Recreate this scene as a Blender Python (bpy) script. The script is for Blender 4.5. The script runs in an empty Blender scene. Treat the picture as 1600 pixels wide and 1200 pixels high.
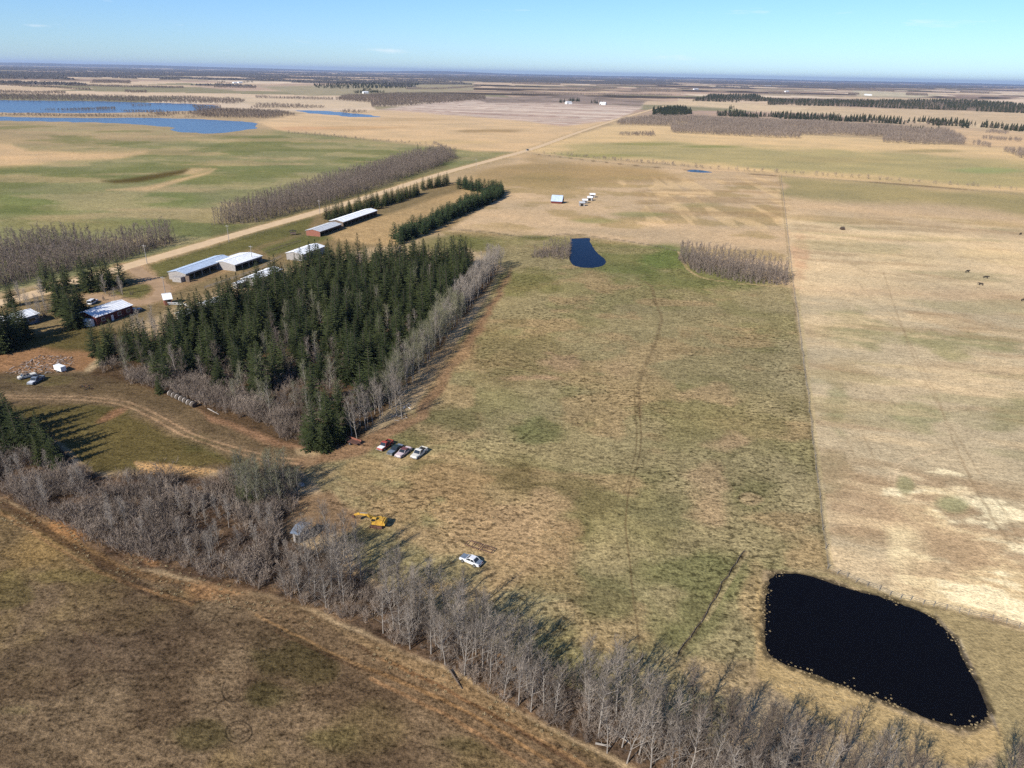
import bpy, bmesh, math, random
import numpy as np
from mathutils import Vector, Matrix
SC = bpy.context.scene
COL = SC.collection
R_ = math.radians
# ------------------------------------------------------------------ camera
CAM_H = 85.0; FPX = 1110.0; CX, CY = 800.0, 600.0           # photo is 1600 x 1200
roll = math.atan(33/1600.0); pitch = math.atan((600-114.5)/FPX)
cF = np.array([0, math.cos(pitch), -math.sin(pitch)])
_u = np.array([0, math.sin(pitch), math.cos(pitch)]); _r = np.array([1.0, 0, 0])
cR = _r*math.cos(roll)+_u*math.sin(roll); cU = -_r*math.sin(roll)+_u*math.cos(roll)
cam = bpy.data.objects.new('camera', bpy.data.cameras.new('camera')); COL.objects.link(cam)
cam.data.sensor_width = 36.0; cam.data.lens = FPX/1600*36.0
cam.data.clip_start = 0.5; cam.data.clip_end = 200000.0
M = Matrix([[cR[i], cU[i], -cF[i], (0, 0, CAM_H)[i]] for i in range(3)] + [[0, 0, 0, 1]])
cam.matrix_world = M
SC.camera = cam
# ------------------------------------------------------------------ light
SUN_EL = R_(35.0); SHADOW_AZ = R_(50.0)                     # shadows run to +x,+y
sd = Vector((-math.cos(SHADOW_AZ)*math.cos(SUN_EL), -math.sin(SHADOW_AZ)*math.cos(SUN_EL), math.sin(SUN_EL)))
sun = bpy.data.objects.new('sun', bpy.data.lights.new('sun', 'SUN')); COL.objects.link(sun)
sun.data.energy = 4.9; sun.data.angle = R_(0.53); sun.data.color = (1.0, 0.945, 0.865)
sun.rotation_euler = sd.to_track_quat('Z', 'Y').to_euler()
W = bpy.data.worlds.new("World"); SC.world = W; W.use_nodes = True
nt = W.node_tree; nt.nodes.clear()
wo = nt.nodes.new('ShaderNodeOutputWorld'); bg = nt.nodes.new('ShaderNodeBackground'); sk = nt.nodes.new('ShaderNodeTexSky')
sk.sky_type = 'NISHITA'; sk.sun_disc = False; sk.sun_elevation = SUN_EL
sk.sun_rotation = math.atan2(sd.x, sd.y)
sk.air_density = 1.0; sk.dust_density = 0.2; sk.ozone_density = 3.0; sk.altitude = 700
bg.inputs[1].default_value = 0.10
nt.links.new(bg.outputs[0], wo.inputs[0])
# faint high cirrus wisps in the sky
tc = nt.nodes.new('ShaderNodeTexCoord'); mp = nt.nodes.new('ShaderNodeMapping'); mp.inputs['Scale'].default_value = (5, 5, 38)
nz = nt.nodes.new('ShaderNodeTexNoise'); nz.inputs['Scale'].default_value = 1.6; nz.inputs['Detail'].default_value = 7; nz.inputs['Roughness'].default_value = .62
cr = nt.nodes.new('ShaderNodeValToRGB'); cr.color_ramp.elements[0].position = .62; cr.color_ramp.elements[1].position = .95
mx = nt.nodes.new('ShaderNodeMix'); mx.data_type = 'RGBA'; mx.inputs[7].default_value = (7.0, 7.2, 7.4, 1)
nt.links.new(tc.outputs['Generated'], mp.inputs[0]); nt.links.new(mp.outputs[0], nz.inputs['Vector'])
nt.links.new(nz.outputs['Fac'], cr.inputs[0]); nt.links.new(cr.outputs[0], mx.inputs[0])
tn_ = nt.nodes.new('ShaderNodeMix'); tn_.data_type = 'RGBA'; tn_.blend_type = 'MULTIPLY'; tn_.inputs[0].default_value = 1.0
tn_.inputs[7].default_value = (.53, .72, 1.0, 1); nt.links.new(sk.outputs[0], tn_.inputs[6])      # clear, dry northern air: bluer sky
nt.links.new(tn_.outputs[2], mx.inputs[6]); nt.links.new(mx.outputs[2], bg.inputs[0])
SC.view_settings.view_transform = 'Standard'; SC.view_settings.look = 'None'
SC.view_settings.exposure = 0.62; SC.view_settings.gamma = 1.0
SC.cycles.max_bounces = 5; SC.cycles.diffuse_bounces = 2; SC.cycles.glossy_bounces = 2
SC.cycles.volume_bounces = 0; SC.cycles.transmission_bounces = 2; SC.cycles.use_denoising = False; SC.cycles.denoiser = 'OPENIMAGEDENOISE'
KA = 0.84                                                    # picture colour -> albedo

rng = np.random.default_rng(7); random.seed(7)
# ------------------------------------------------------------------ picture/ground geometry
def P(px, py, z=0.0):
    """ground (or height z) point seen at photo pixel px,py"""
    d = cF + cR*(px-CX)/FPX - cU*(py-CY)/FPX
    t = (z-CAM_H)/d[2]
    return np.array([d[0]*t, d[1]*t, z])
def PV(px, py, z=0.0): return Vector(P(px, py, z))
def proj(x, y, z=0.0):
    vx, vy, vz = x, y, z-CAM_H
    w = vx*cF[0]+vy*cF[1]+vz*cF[2]; w = np.where(w < 1e-3, 1e-3, w)
    return CX+FPX*(vx*cR[0]+vy*cR[1]+vz*cR[2])/w, CY-FPX*(vx*cU[0]+vy*cU[1]+vz*cU[2])/w
def lin(c, k=None):
    c = np.array(c, float)/255.0
    c = np.where(c <= .04045, c/12.92, ((c+.055)/1.055)**2.4)
    g_ = c@np.array([.3, .59, .11]); c = c*.94+np.expand_dims(g_, -1)*.06
    return c*(KA if k is None else k)
def _hash(ix, iy, s):
    h = (ix.astype(np.int64)*374761393 + iy.astype(np.int64)*668265263 + s*974711) & 0x7fffffff
    h = ((h ^ (h >> 13))*1274126177) & 0x7fffffff
    h = (h ^ (h >> 16)) & 0x7fffffff
    return (h % 100003)/100003.0
def vnoise(x, y, s=0):
    ix = np.floor(x); iy = np.floor(y); fx = x-ix; fy = y-iy
    fx = fx*fx*(3-2*fx); fy = fy*fy*(3-2*fy)
    a = _hash(ix, iy, s); b = _hash(ix+1, iy, s); c = _hash(ix, iy+1, s); d = _hash(ix+1, iy+1, s)
    return (a+(b-a)*fx)+((c+(d-c)*fx)-(a+(b-a)*fx))*fy
def fbm(x, y, s=0, o=4, g=.5):
    t = 0; a = 1; n = 0
    for i in range(o):
        t = t+a*vnoise(x*(2**i)+17.3*i, y*(2**i)-9.1*i, s+i); n += a; a *= g
    return t/n
def sstep(a, b, x):
    t = np.clip((x-a)/(b-a), 0, 1); return t*t*(3-2*t)
def inside(px, py, poly):
    r = np.zeros(np.shape(px), bool); n = len(poly)
    for i in range(n):
        x0, y0 = poly[i]; x1, y1 = poly[(i+1) % n]
        if y0 == y1: continue
        c = ((y0 > py) != (y1 > py)) & (px < (x1-x0)*(py-y0)/(y1-y0)+x0)
        r ^= c
    return r
def segdist(px, py, pts, closed):
    d = np.full(np.shape(px), 1e9); n = len(pts)
    for i in range(n if closed else n-1):
        x0, y0 = pts[i]; x1, y1 = pts[(i+1) % n]
        dx, dy = x1-x0, y1-y0; L = dx*dx+dy*dy+1e-9
        t = np.clip(((px-x0)*dx+(py-y0)*dy)/L, 0, 1)
        d = np.minimum(d, np.hypot(px-x0-t*dx, py-y0-t*dy))
    return d
def spline(pts, n=8):
    pts = [np.array(p, float) for p in pts]; out = []
    for i in range(len(pts)-1):
        p0 = pts[max(i-1, 0)]; p1 = pts[i]; p2 = pts[i+1]; p3 = pts[min(i+2, len(pts)-1)]
        for k in range(n):
            t = k/n
            out.append(.5*((2*p1)+(-p0+p2)*t+(2*p0-5*p1+4*p2-p3)*t*t+(-p0+3*p1-3*p2+p3)*t**3))
    out.append(pts[-1]); return out
def wpoly(px): return [tuple(P(*p)[:2]) for p in px]

# ------------------------------------------------------------------ object helpers
def tag(o, label=None, cat=None, group=None, kind=None):
    if label: o['label'] = label
    if cat: o['category'] = cat
    if group: o['group'] = group
    if kind: o['kind'] = kind
    return o
def thing(name, label, cat, loc=(0, 0, 0), rz=0.0, group=None):
    o = bpy.data.objects.new(name, None); COL.objects.link(o)
    o.location = loc; o.rotation_euler = (0, 0, rz); o.empty_display_size = .5
    return tag(o, label, cat, group)
def meshobj(name, me, mats, parent=None):
    o = bpy.data.objects.new(name, me); COL.objects.link(o)
    if mats is not None:
        for m in (mats if isinstance(mats, (list, tuple)) else [mats]): me.materials.append(m)
    if parent is not None: o.parent = parent
    return o
def npmesh(name, V, T, midx=None, attrs=None, smooth=False):
    """V (n,3), T (m,k) faces all of k corners"""
    me = bpy.data.meshes.new(name); V = np.asarray(V, np.float32); T = np.asarray(T, np.int32); k = T.shape[1]
    me.vertices.add(len(V)); me.vertices.foreach_set('co', V.ravel())
    me.loops.add(T.size); me.loops.foreach_set('vertex_index', T.ravel())
    me.polygons.add(len(T)); me.polygons.foreach_set('loop_start', np.arange(0, T.size, k, dtype=np.int32))
    if midx is not None: me.polygons.foreach_set('material_index', np.asarray(midx, np.int32))
    me.update(calc_edges=True)
    for nm, typ, arr in (attrs or []):
        a = me.attributes.new(nm, typ, 'POINT')
        a.data.foreach_set('color' if typ == 'FLOAT_COLOR' else 'value', np.asarray(arr, np.float32).ravel())
    if smooth: me.polygons.foreach_set('use_smooth', np.ones(len(T), bool))
    return me
class MB:
    def __init__(s): s.v = []; s.f = []
    def add(s, v, f):
        b = len(s.v); s.v += [tuple(p) for p in v]; s.f += [tuple(i+b for i in q) for q in f]; return s
    def box(s, x0, x1, y0, y1, z0, z1):
        v = [(x, y, z) for z in (z0, z1) for x, y in ((x0, y0), (x1, y0), (x1, y1), (x0, y1))]
        return s.add(v, [(3, 2, 1, 0), (4, 5, 6, 7), (0, 1, 5, 4), (1, 2, 6, 5), (2, 3, 7, 6), (3, 0, 4, 7)])
    def prism(s, prof, y0, y1, inset=0.0):
        """profile in x,z pushed from y0 to y1; inset: list narrowing per point"""
        n = len(prof); ins = inset if isinstance(inset, (list, tuple)) else [inset]*n
        v = [(x, y0+i, z) for (x, z), i in zip(prof, ins)]+[(x, y1-i, z) for (x, z), i in zip(prof, ins)]
        f = [tuple(range(n)), tuple(range(2*n-1, n-1, -1))]+[(i, i+n, (i+1) % n+n, (i+1) % n) for i in range(n)]
        return s.add(v, f)
    def tube(s, pts, r, n=8, caps=True):
        pts = [Vector(p) for p in pts]; rs = r if isinstance(r, (list, tuple)) else [r]*len(pts)
        v = []; up = Vector((0, 0, 1))
        for i, p in enumerate(pts):
            d = (pts[min(i+1, len(pts)-1)]-pts[max(i-1, 0)]).normalized()
            a = d.cross(up if abs(d.z) < .9 else Vector((1, 0, 0))).normalized(); b = d.cross(a)
            v += [p+(a*math.cos(2*math.pi*k/n)+b*math.sin(2*math.pi*k/n))*rs[i] for k in range(n)]
        f = [(i*n+k, i*n+(k+1) % n, (i+1)*n+(k+1) % n, (i+1)*n+k) for i in range(len(pts)-1) for k in range(n)]
        if caps: f += [tuple(range(n-1, -1, -1)), tuple(range((len(pts)-1)*n, len(pts)*n))]
        return s.add(v, f)
    def build(s, name, mat, parent=None, bevel=0.0, loc=None, smooth=False):
        bm = bmesh.new(); vs = [bm.verts.new(p) for p in s.v]
        for q in s.f:
            try: bm.faces.new([vs[i] for i in q])
            except ValueError: pass
        bmesh.ops.recalc_face_normals(bm, faces=bm.faces)
        if bevel > 0:
            bmesh.ops.bevel(bm, geom=[e for e in bm.edges if e.calc_length() > bevel*2.5], offset=bevel, segments=2, affect='EDGES', profile=.6)
        me = bpy.data.meshes.new(name); bm.to_mesh(me); bm.free()
        if smooth: me.polygons.foreach_set('use_smooth', [True]*len(me.polygons))
        o = meshobj(name, me, mat, parent)
        if loc is not None: o.location = loc
        return o
def dup(root, loc, rz, scale=None, label=None, group=None, sc3=None):
    r = root.copy(); COL.objects.link(r); r.location = loc; r.rotation_euler = (0, 0, rz)
    if sc3: r.scale = sc3
    elif scale: r.scale = (scale,)*3
    if label: r['label'] = label
    if group: r['group'] = group
    for ch in root.children:
        c = ch.copy(); COL.objects.link(c); c.parent = r
        for g in ch.children:
            d = g.copy(); COL.objects.link(d); d.parent = c
    return r
# ------------------------------------------------------------------ materials
def mat(name, col, rough=.8, metal=0.0, var=.15, vscale=2.0, bump=0.0, bscale=8.0, spec=.3, col2=None):
    m = bpy.data.materials.new(name); m.use_nodes = True; n = m.node_tree.nodes; l = m.node_tree.links
    b = n['Principled BSDF']; b.inputs['Roughness'].default_value = rough; b.inputs['Metallic'].default_value = metal
    b.inputs['Specular IOR Level'].default_value = spec
    t = n.new('ShaderNodeTexCoord'); z = n.new('ShaderNodeTexNoise'); z.inputs['Scale'].default_value = vscale; z.inputs['Detail'].default_value = 5
    l.new(t.outputs['Object'], z.inputs['Vector'])
    r = n.new('ShaderNodeValToRGB'); c = np.array(col); c2 = np.array(col2) if col2 is not None else c*(1+var)
    r.color_ramp.elements[0].position = .32; r.color_ramp.elements[1].position = .68
    r.color_ramp.elements[0].color = (*(c*(1-var) if col2 is None else c), 1); r.color_ramp.elements[1].color = (*c2, 1)
    l.new(z.outputs['Fac'], r.inputs[0]); l.new(r.outputs[0], b.inputs['Base Color'])
    if bump:
        z2 = n.new('ShaderNodeTexNoise'); z2.inputs['Scale'].default_value = bscale; z2.inputs['Detail'].default_value = 4
        bp = n.new('ShaderNodeBump'); bp.inputs['Strength'].default_value = bump; bp.inputs['Distance'].default_value = .1
        l.new(t.outputs['Object'], z2.inputs['Vector']); l.new(z2.outputs['Fac'], bp.inputs['Height']); l.new(bp.outputs[0], b.inputs['Normal'])
    return m
def foliage(name, c0, c1, scale=.35, transl=0.0):
    """colour varies inside the plant (noise), between plants (object random and 'tint')"""
    m = bpy.data.materials.new(name); m.use_nodes = True; n = m.node_tree.nodes; l = m.node_tree.links
    b = n['Principled BSDF']; b.inputs['Roughness'].default_value = .85; b.inputs['Specular IOR Level'].default_value = .15
    t = n.new('ShaderNodeTexCoord'); z = n.new('ShaderNodeTexNoise'); z.inputs['Scale'].default_value = scale; z.inputs['Detail'].default_value = 3
    l.new(t.outputs['Object'], z.inputs['Vector'])
    oi = n.new('ShaderNodeObjectInfo'); at = n.new('ShaderNodeAttribute'); at.attribute_name = 'tint'
    a = n.new('ShaderNodeMath'); a.operation = 'MULTIPLY_ADD'; a.inputs[1].default_value = .55; l.new(oi.outputs['Random'], a.inputs[0]); l.new(at.outputs['Fac'], a.inputs[2])
    a2 = n.new('ShaderNodeMath'); a2.operation = 'MULTIPLY_ADD'; a2.inputs[1].default_value = 1.0; l.new(z.outputs['Fac'], a2.inputs[0]); l.new(a.outputs[0], a2.inputs[2])
    a3 = n.new('ShaderNodeMath'); a3.operation = 'SUBTRACT'; a3.inputs[1].default_value = .28; l.new(a2.outputs[0], a3.inputs[0]); a3.use_clamp = True
    mx = n.new('ShaderNodeMix'); mx.data_type = 'RGBA'; mx.inputs[6].default_value = (*c0, 1); mx.inputs[7].default_value = (*c1, 1)
    l.new(a3.outputs[0], mx.inputs[0]); l.new(mx.outputs[2], b.inputs['Base Color'])
    return m
M_SPRUCE = foliage('spruce_needles', (.012, .019, .006), (.050, .060, .019), .5)
M_SPRUCEFAR = foliage('far_needles', (.013, .019, .011), (.036, .040, .022), .02)
M_PINE = foliage('pine_needles', (.018, .032, .012), (.050, .070, .026), .5)
M_BARK = mat('dark_bark', (.10, .075, .055), .95, var=.3, vscale=1.5)
M_ASPBARK = mat('aspen_bark', (.25, .22, .185), .9, var=.25, vscale=1.2)
M_TWIG = foliage('bare_twigs', (.075, .060, .047), (.31, .262, .21), .25)
M_TWIGD = foliage('dark_twigs', (.06, .046, .036), (.22, .175, .135), .25)
M_TWIGFAR = foliage('distant_twigs', (.080, .062, .050), (.205, .163, .130), .02)
M_FARWOOD = foliage('far_forest', (.035, .034, .034), (.075, .066, .060), .004)
M_TWIGG = foliage('budding_twigs', (.085, .085, .05), (.20, .19, .11), .25)
M_BRUSH = foliage('brushwood', (.085, .064, .050), (.33, .265, .205), .12)
M_STRAW = foliage('straw_grass', (.22, .16, .085), (.47, .37, .21), .3)
M_WHITE = mat('white_paint', (.72, .72, .70), .5, var=.08)
M_ROOFW = mat('white_metal_roof', (.66, .67, .67), .42, var=.10, vscale=.6, spec=.5)
M_ROOFB = mat('blue_grey_metal_roof', (.36, .43, .52), .38, var=.12, vscale=.5, spec=.5)
M_ROOFG = mat('grey_metal_roof', (.42, .43, .43), .45, var=.15, vscale=.6, spec=.5)
M_RED = mat('red_paint', (.10, .022, .018), .7, var=.25)  # darkened: shade of eaves and trees on the house wall is put in
M_ORANGE = mat('faded_red_paint', (.22, .085, .055), .7, var=.25)
M_BROWNW = mat('brown_boards', (.13, .095, .07), .9, var=.3)
M_GREYW = mat('weathered_boards', (.27, .25, .23), .9, var=.25)
M_BLUEW = mat('blue_grey_siding', (.16, .19, .25), .8, var=.15)
M_DARK = mat('dark_interior', (.02, .018, .016), .95, var=.3)
M_GLASS = mat('window_glass', (.02, .025, .03), .08, var=.05, spec=.6)
M_TYRE = mat('rubber', (.02, .02, .02), .9)
M_RIM = mat('steel_rim', (.35, .35, .35), .4, metal=.6)
M_RUST = mat('rusty_iron', (.10, .05, .035), .8, var=.35)
M_YELLOW = mat('yellow_paint', (.30, .16, .03), .65, vscale=2.2, col2=(.62, .37, .05))
M_POST = mat('fence_post_wood', (.22, .19, .15), .9, var=.25)
M_WIRE = mat('fence_wire', (.16, .15, .14), .6, metal=.5)
M_COW = mat('black_hide', (.018, .014, .012), .8)

# water
def water(name, col, rough, bscale, bstr, bdist=.2, ior=1.33):
    m = bpy.data.materials.new(name); m.use_nodes = True; n = m.node_tree.nodes; l = m.node_tree.links
    b = n['Principled BSDF']; b.inputs['Base Color'].default_value = (*col, 1); b.inputs['Roughness'].default_value = rough; b.inputs['IOR'].default_value = ior
    t = n.new('ShaderNodeTexCoord'); z = n.new('ShaderNodeTexNoise'); z.inputs['Scale'].default_value = bscale; z.inputs['Detail'].default_value = 3
    bp = n.new('ShaderNodeBump'); bp.inputs['Strength'].default_value = bstr; bp.inputs['Distance'].default_value = bdist
    l.new(t.outputs['Object'], z.inputs['Vector']); l.new(z.outputs['Fac'], bp.inputs['Height']); l.new(bp.outputs[0], b.inputs['Normal'])
    return m
M_LAKE = water('lake_water', (.06, .095, .155), .22, .12, .9, 1.5)
M_POND = water('pond_water', (.003, .003, .004), .04, 1.2, .03, .2, 1.13)
M_DUGOUT = water('blue_pond_water', (.002, .006, .02), .1, .6, .08, .2, 1.07)

POND_PX = [(1212, 897), (1255, 898), (1320, 918), (1390, 938), (1450, 962), (1485, 992), (1505, 1030), (1528, 1075), (1543, 1110), (1535, 1128), (1505, 1135), (1460, 1126), (1400, 1102), (1330, 1076), (1260, 1050), (1212, 1031), (1196, 1008), (1196, 960), (1200, 915)]
# ------------------------------------------------------------------ ground
#@GROUND
exec_ground = True
th = np.concatenate([np.arange(-180, -50, 3.0), np.arange(-50, 50.01, .075), np.arange(53, 180, 3.0)])
el = np.concatenate([[89.5, 80, 72, 66], np.arange(62, 4, -.075), np.arange(4, .5, -.03), np.arange(.5, .075, -.012)])
TH = np.radians(th)[None, :]; D = (CAM_H/np.tan(np.radians(el)))[:, None]
GX = (np.sin(TH)*D); GY = (np.cos(TH)*D); nr, nc = GX.shape
gx = GX.ravel(); gy = GY.ravel()
U_, V_ = proj(gx, gy, 0.0)
front = (np.cos(np.arctan2(gx, gy)) > .4) & (V_ < 1500) & (V_ > 100)
U_ = np.where(front, U_, -9000.0); V_ = np.where(front, V_, 9000.0)
dist = np.hypot(gx, gy)
nw_s = fbm(gx/9, gy/9, 3, 3)-.5; nw_s2 = fbm(gx/9, gy/9, 13, 3)-.5
nw_l = fbm(gx/70, gy/70, 23, 3)-.5; nw_l2 = fbm(gx/70, gy/70, 33, 3)-.5
wl = sstep(200, 500, dist)
WU = nw_s*(1-wl)+nw_l*wl; WV = (nw_s2*(1-wl)+nw_l2*wl)
C = np.tile(lin((176, 152, 115)), (gx.size, 1))
TUFT = np.zeros(gx.size); GRAIN = np.full(gx.size, .6)
def pmask(poly, soft=6, wob=14, vw=.5):
    xs = [p[0] for p in poly]; ys = [p[1] for p in poly]; pad = soft+wob+2
    sel = np.where((U_ > min(xs)-pad) & (U_ < max(xs)+pad) & (V_ > min(ys)-pad) & (V_ < max(ys)+pad))[0]
    m = np.zeros(gx.size)
    if len(sel):
        u = U_[sel]+WU[sel]*wob*2; v = V_[sel]+WV[sel]*wob*2*vw
        d = segdist(u, v, poly, True); i = inside(u, v, poly)
        m[sel] = sstep(-soft, soft, np.where(i, d, -d))
    return m
def lay(m, col, a=1.0):
    global C
    m = (m*a)[:, None]; C = C*(1-m)+(lin(col) if len(np.shape(col)) == 1 and not isinstance(col, np.ndarray) else col)*m
def fld(poly, col, soft=6, wob=14, a=1.0, vw=.5, tuft=None, grain=None):
    global TUFT, GRAIN
    m = pmask(poly, soft, wob, vw); lay(m, col, a)
    if tuft is not None: TUFT = TUFT*(1-m)+tuft*m
    if grain is not None: GRAIN = GRAIN*(1-m)+grain*m
    return m
def blob(u, v, ru, rv, col, a=1.0, wob=1.0, rot=0.0):
    s = np.where((abs(U_-u) < 2.2*max(ru, rv)) & (abs(V_-v) < 2.2*max(ru, rv)))[0]
    c, n = math.cos(rot), math.sin(rot)
    du = U_[s]-u; dv = V_[s]-v
    q = np.hypot((du*c+dv*n)/ru, (-du*n+dv*c)/rv)+(WU[s]+WV[s])*1.1*wob
    m = np.zeros(gx.size); m[s] = 1-sstep(.45, 1.1, q); lay(m, col, a); return m
def track(pts, width, col, a=1.0, soft=.5, wob=.3, sp=8):
    w = [P(*p)[:2] for p in pts]; w = spline(w, sp)
    xs = [p[0] for p in w]; ys = [p[1] for p in w]; pad = width*2+3
    s = np.where(front & (gx > min(xs)-pad) & (gx < max(xs)+pad) & (gy > min(ys)-pad) & (gy < max(ys)+pad))[0]
    if not len(s): return
    n = (vnoise(gx[s]/3, gy[s]/3, 5)-.5)*wob*2
    d = segdist(gx[s]+n, gy[s]+n, w, False)
    wid = width/2*(1+.35*(vnoise(gx[s]/5, gy[s]/5, 8)-.5))
    m = np.zeros(gx.size); m[s] = 1-sstep(wid*(1-soft), wid*(1+soft), d)
    m[s] *= .65+.7*np.clip(vnoise(gx[s]/7, gy[s]/7, 9), 0, 1)*.5
    lay(np.clip(m, 0, 1), col, a); return m

# far country: a patchwork of stubble, ploughland and hay with woodland strips between
far = sstep(1500, 2200, dist)
rx = gx*math.cos(.12)+gy*math.sin(.12)+60*(vnoise(gx/300, gy/300, 40)-.5); ry = -gx*math.sin(.12)+gy*math.cos(.12)+60*(vnoise(gx/260, gy/260, 44)-.5)
row_ = np.floor(ry/400); cxn = np.floor(rx/800+.37*row_); hc = _hash(cxn, row_, 5)
PAL = [(206, 178, 142), (188, 158, 128), (168, 148, 118), (142, 134, 98), (214, 190, 158), (176, 146, 124), (150, 128, 108), (198, 170, 132)]
for i, c_ in enumerate(PAL): lay(far*((hc >= i/8) & (hc < (i+1)/8)), c_)
FN = fbm(gx/1300, gy/380, 61, 4)
FTH = .575-.055*sstep(5000, 16000, dist)
FOREST = sstep(FTH-.012, FTH+.012, FN)*sstep(2600, 3300, dist)
lay(FOREST, (84, 74, 66))
# left of the road
fld([(-60, 192), (380, 204), (440, 203), (700, 232), (800, 238), (700, 270), (500, 325), (330, 385), (-60, 470)], (132, 130, 88), 4, 4, grain=.8)
fld([(-60, 186), (250, 195), (420, 205), (330, 216), (120, 226), (-60, 232)], (160, 141, 104), 6, 8)
fld([(-60, 222), (40, 236), (120, 236), (235, 235), (170, 250), (60, 256), (-60, 264)], (196, 164, 118), 5, 10)
for b in [(60, 320, 90, 18, (112, 122, 66)), (260, 310, 80, 16, (116, 124, 70)), (430, 262, 120, 12, (110, 118, 72)), (560, 255, 70, 10, (128, 130, 86)),
          (120, 350, 120, 14, (128, 122, 76)), (260, 240, 70, 6, (104, 110, 66)), (150, 305, 60, 7, (134, 126, 84)), (330, 290, 60, 8, (132, 128, 86)), (470, 230, 120, 6, (136, 132, 92))]:
    blob(*b[:4], b[4], .7)
fld([(330, 390), (520, 335), (700, 262), (690, 250), (500, 300), (330, 352)], (112, 98, 68), 5, 6, a=.6)
fld([(395, 190), (480, 176), (700, 168), (960, 188), (820, 236), (740, 236), (600, 218), (440, 204)], (203, 172, 128), 2, 3)
for b in [(560, 200, 90, 4, (186, 150, 104)), (640, 187, 120, 3, (180, 152, 110)), (760, 205, 60, 3, (150, 124, 84)), (700, 222, 90, 4, (190, 164, 116)), (470, 200, 50, 4, (190, 150, 110))]:
    blob(*b[:4], b[4], .7, .6)
lf = pmask([(-60, 192), (380, 204), (700, 232), (780, 238), (690, 262), (500, 318), (330, 372), (-60, 440)], 6, 6)
lay(lf*sstep(.52, .62, fbm(gx/60, gy/40, 231, 5, .6)), (158, 146, 104), .7); lay(lf*sstep(.54, .66, fbm(gx/80, gy/50, 237, 4)), (106, 112, 62), .6); lay(lf*sstep(.56, .64, fbm(gx/130, gy/34, 243, 4)), (176, 152, 112), .5)
fld([(-60, 220), (20, 226), (50, 236), (120, 237), (230, 235), (180, 244), (110, 250), (50, 256), (-60, 262)], (200, 168, 124), 4, 10, a=.9)
fld([(168, 296), (230, 290), (290, 276), (338, 262), (325, 270), (280, 284), (235, 297)], (188, 160, 116), 3, 8); fld([(270, 268), (300, 262), (330, 262), (300, 272)], (182, 156, 112), 3, 6)
fld([(158, 282), (205, 277), (255, 268), (295, 263), (285, 270), (250, 278), (215, 284), (180, 286)], (88, 76, 42), 3, 5)
f = fld([(590, 172), (700, 158), (760, 152), (900, 160), (1005, 166), (960, 188), (880, 196), (740, 182)], (190, 166, 146), 2, 4)
ang = R_(-22); st = (gx*math.cos(ang)+gy*math.sin(ang)); sn = -gx*math.sin(ang)+gy*math.cos(ang)
lay(f*sstep(.45, .62, fbm(sn/26, st/420, 71, 3)), (212, 192, 170), .8)
lay(f*sstep(.5, .62, fbm(sn/20+40, st/300, 75, 3)), (158, 126, 112), .75)
fld([(740, 154), (900, 148), (1010, 158), (1000, 166), (900, 161), (760, 160)], (128, 112, 100), 2, 2)
lay(pmask([(740, 154), (900, 148), (1010, 158), (1000, 166), (900, 161), (760, 160)], 2, 1)*sstep(.5, .6, fbm(sn/30, st/500, 79, 2)), (168, 146, 132), .7)
fld([(380, 152), (560, 152), (590, 172), (480, 176), (330, 168)], (206, 182, 150), 2, 2)
fld([(330, 150), (600, 158), (580, 168), (420, 170)], (200, 176, 140), 2, 2)
fld([(300, 135), (560, 128), (600, 140), (380, 142)], (186, 156, 130), 2, 3)
fld([(400, 135), (740, 128), (740, 142), (480, 150)], (158, 146, 112), 2, 3)
# right of the road
fld([(820, 236), (960, 194), (1100, 200), (1500, 226), (1700, 240), (1700, 312), (1400, 286), (1100, 262)], (206, 176, 126), 2, 3)
fld([(830, 240), (930, 222), (1100, 225), (1300, 236), (1700, 258), (1700, 302), (1400, 279), (1100, 258)], (168, 154, 106), 5, 14)
for b in [(1010, 225, 60, 3, (130, 130, 76)), (1110, 229, 60, 2.5, (126, 130, 76)), (1450, 236, 60, 3, (150, 136, 90)), (1550, 266, 80, 6, (142, 150, 96)), (1300, 250, 120, 6, (170, 152, 104)), (960, 243, 80, 3, (140, 136, 84))]:
    blob(*b[:4], b[4], .75, .6)
fld([(1060, 155), (1600, 190), (1700, 200), (1700, 215), (1250, 176), (1060, 165)], (205, 178, 134), 2, 3)
fld([(1280, 165), (1600, 178), (1700, 190), (1700, 198), (1450, 190), (1250, 172)], (196, 168, 126), 2, 3)
fld([(1500, 158), (1640, 152), (1640, 166), (1560, 166)], (214, 186, 154), 2, 3)
fld([(1330, 140), (1480, 148), (1430, 153), (1340, 150)], (190, 176, 140), 2, 2)
fld([(1480, 200), (1700, 215), (1700, 240), (1500, 226)], (200, 168, 124), 3, 4)
# big stubble field
fld([(720, 276), (820, 241), (1100, 264), (1400, 288), (1700, 316), (1700, 620), (1240, 450), (1060, 392), (900, 368), (700, 358)], (192, 165, 127), 5, 8)
fld([(720, 276), (830, 246), (1010, 262), (1090, 285), (900, 292), (760, 290)], (163, 138, 96), 8, 16)
lay(pmask([(700, 280), (1220, 270), (1240, 440), (1060, 385), (700, 350)], 10, 10)*sstep(.5, .64, fbm(gx/34, gy/22, 81, 4)), (160, 138, 92), .7)
lay(pmask([(960, 285), (1225, 275), (1240, 360), (1000, 350)], 10, 10)*sstep(.52, .62, fbm(gx/9, gy/60, 83, 2)), (214, 182, 132), .65)
lay(pmask([(980, 285), (1225, 275), (1240, 345), (1000, 335)], 10, 10)*sstep(.5, .62, fbm(gx/70, gy/9, 84, 2)), (158, 130, 92), .5)
blob(1000, 335, 60, 5, (140, 136, 84), .7); blob(930, 345, 50, 6, (142, 138, 84), .6); blob(840, 275, 60, 8, (150, 130, 86), .7); blob(1090, 320, 40, 5, (146, 134, 88), .6)
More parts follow.
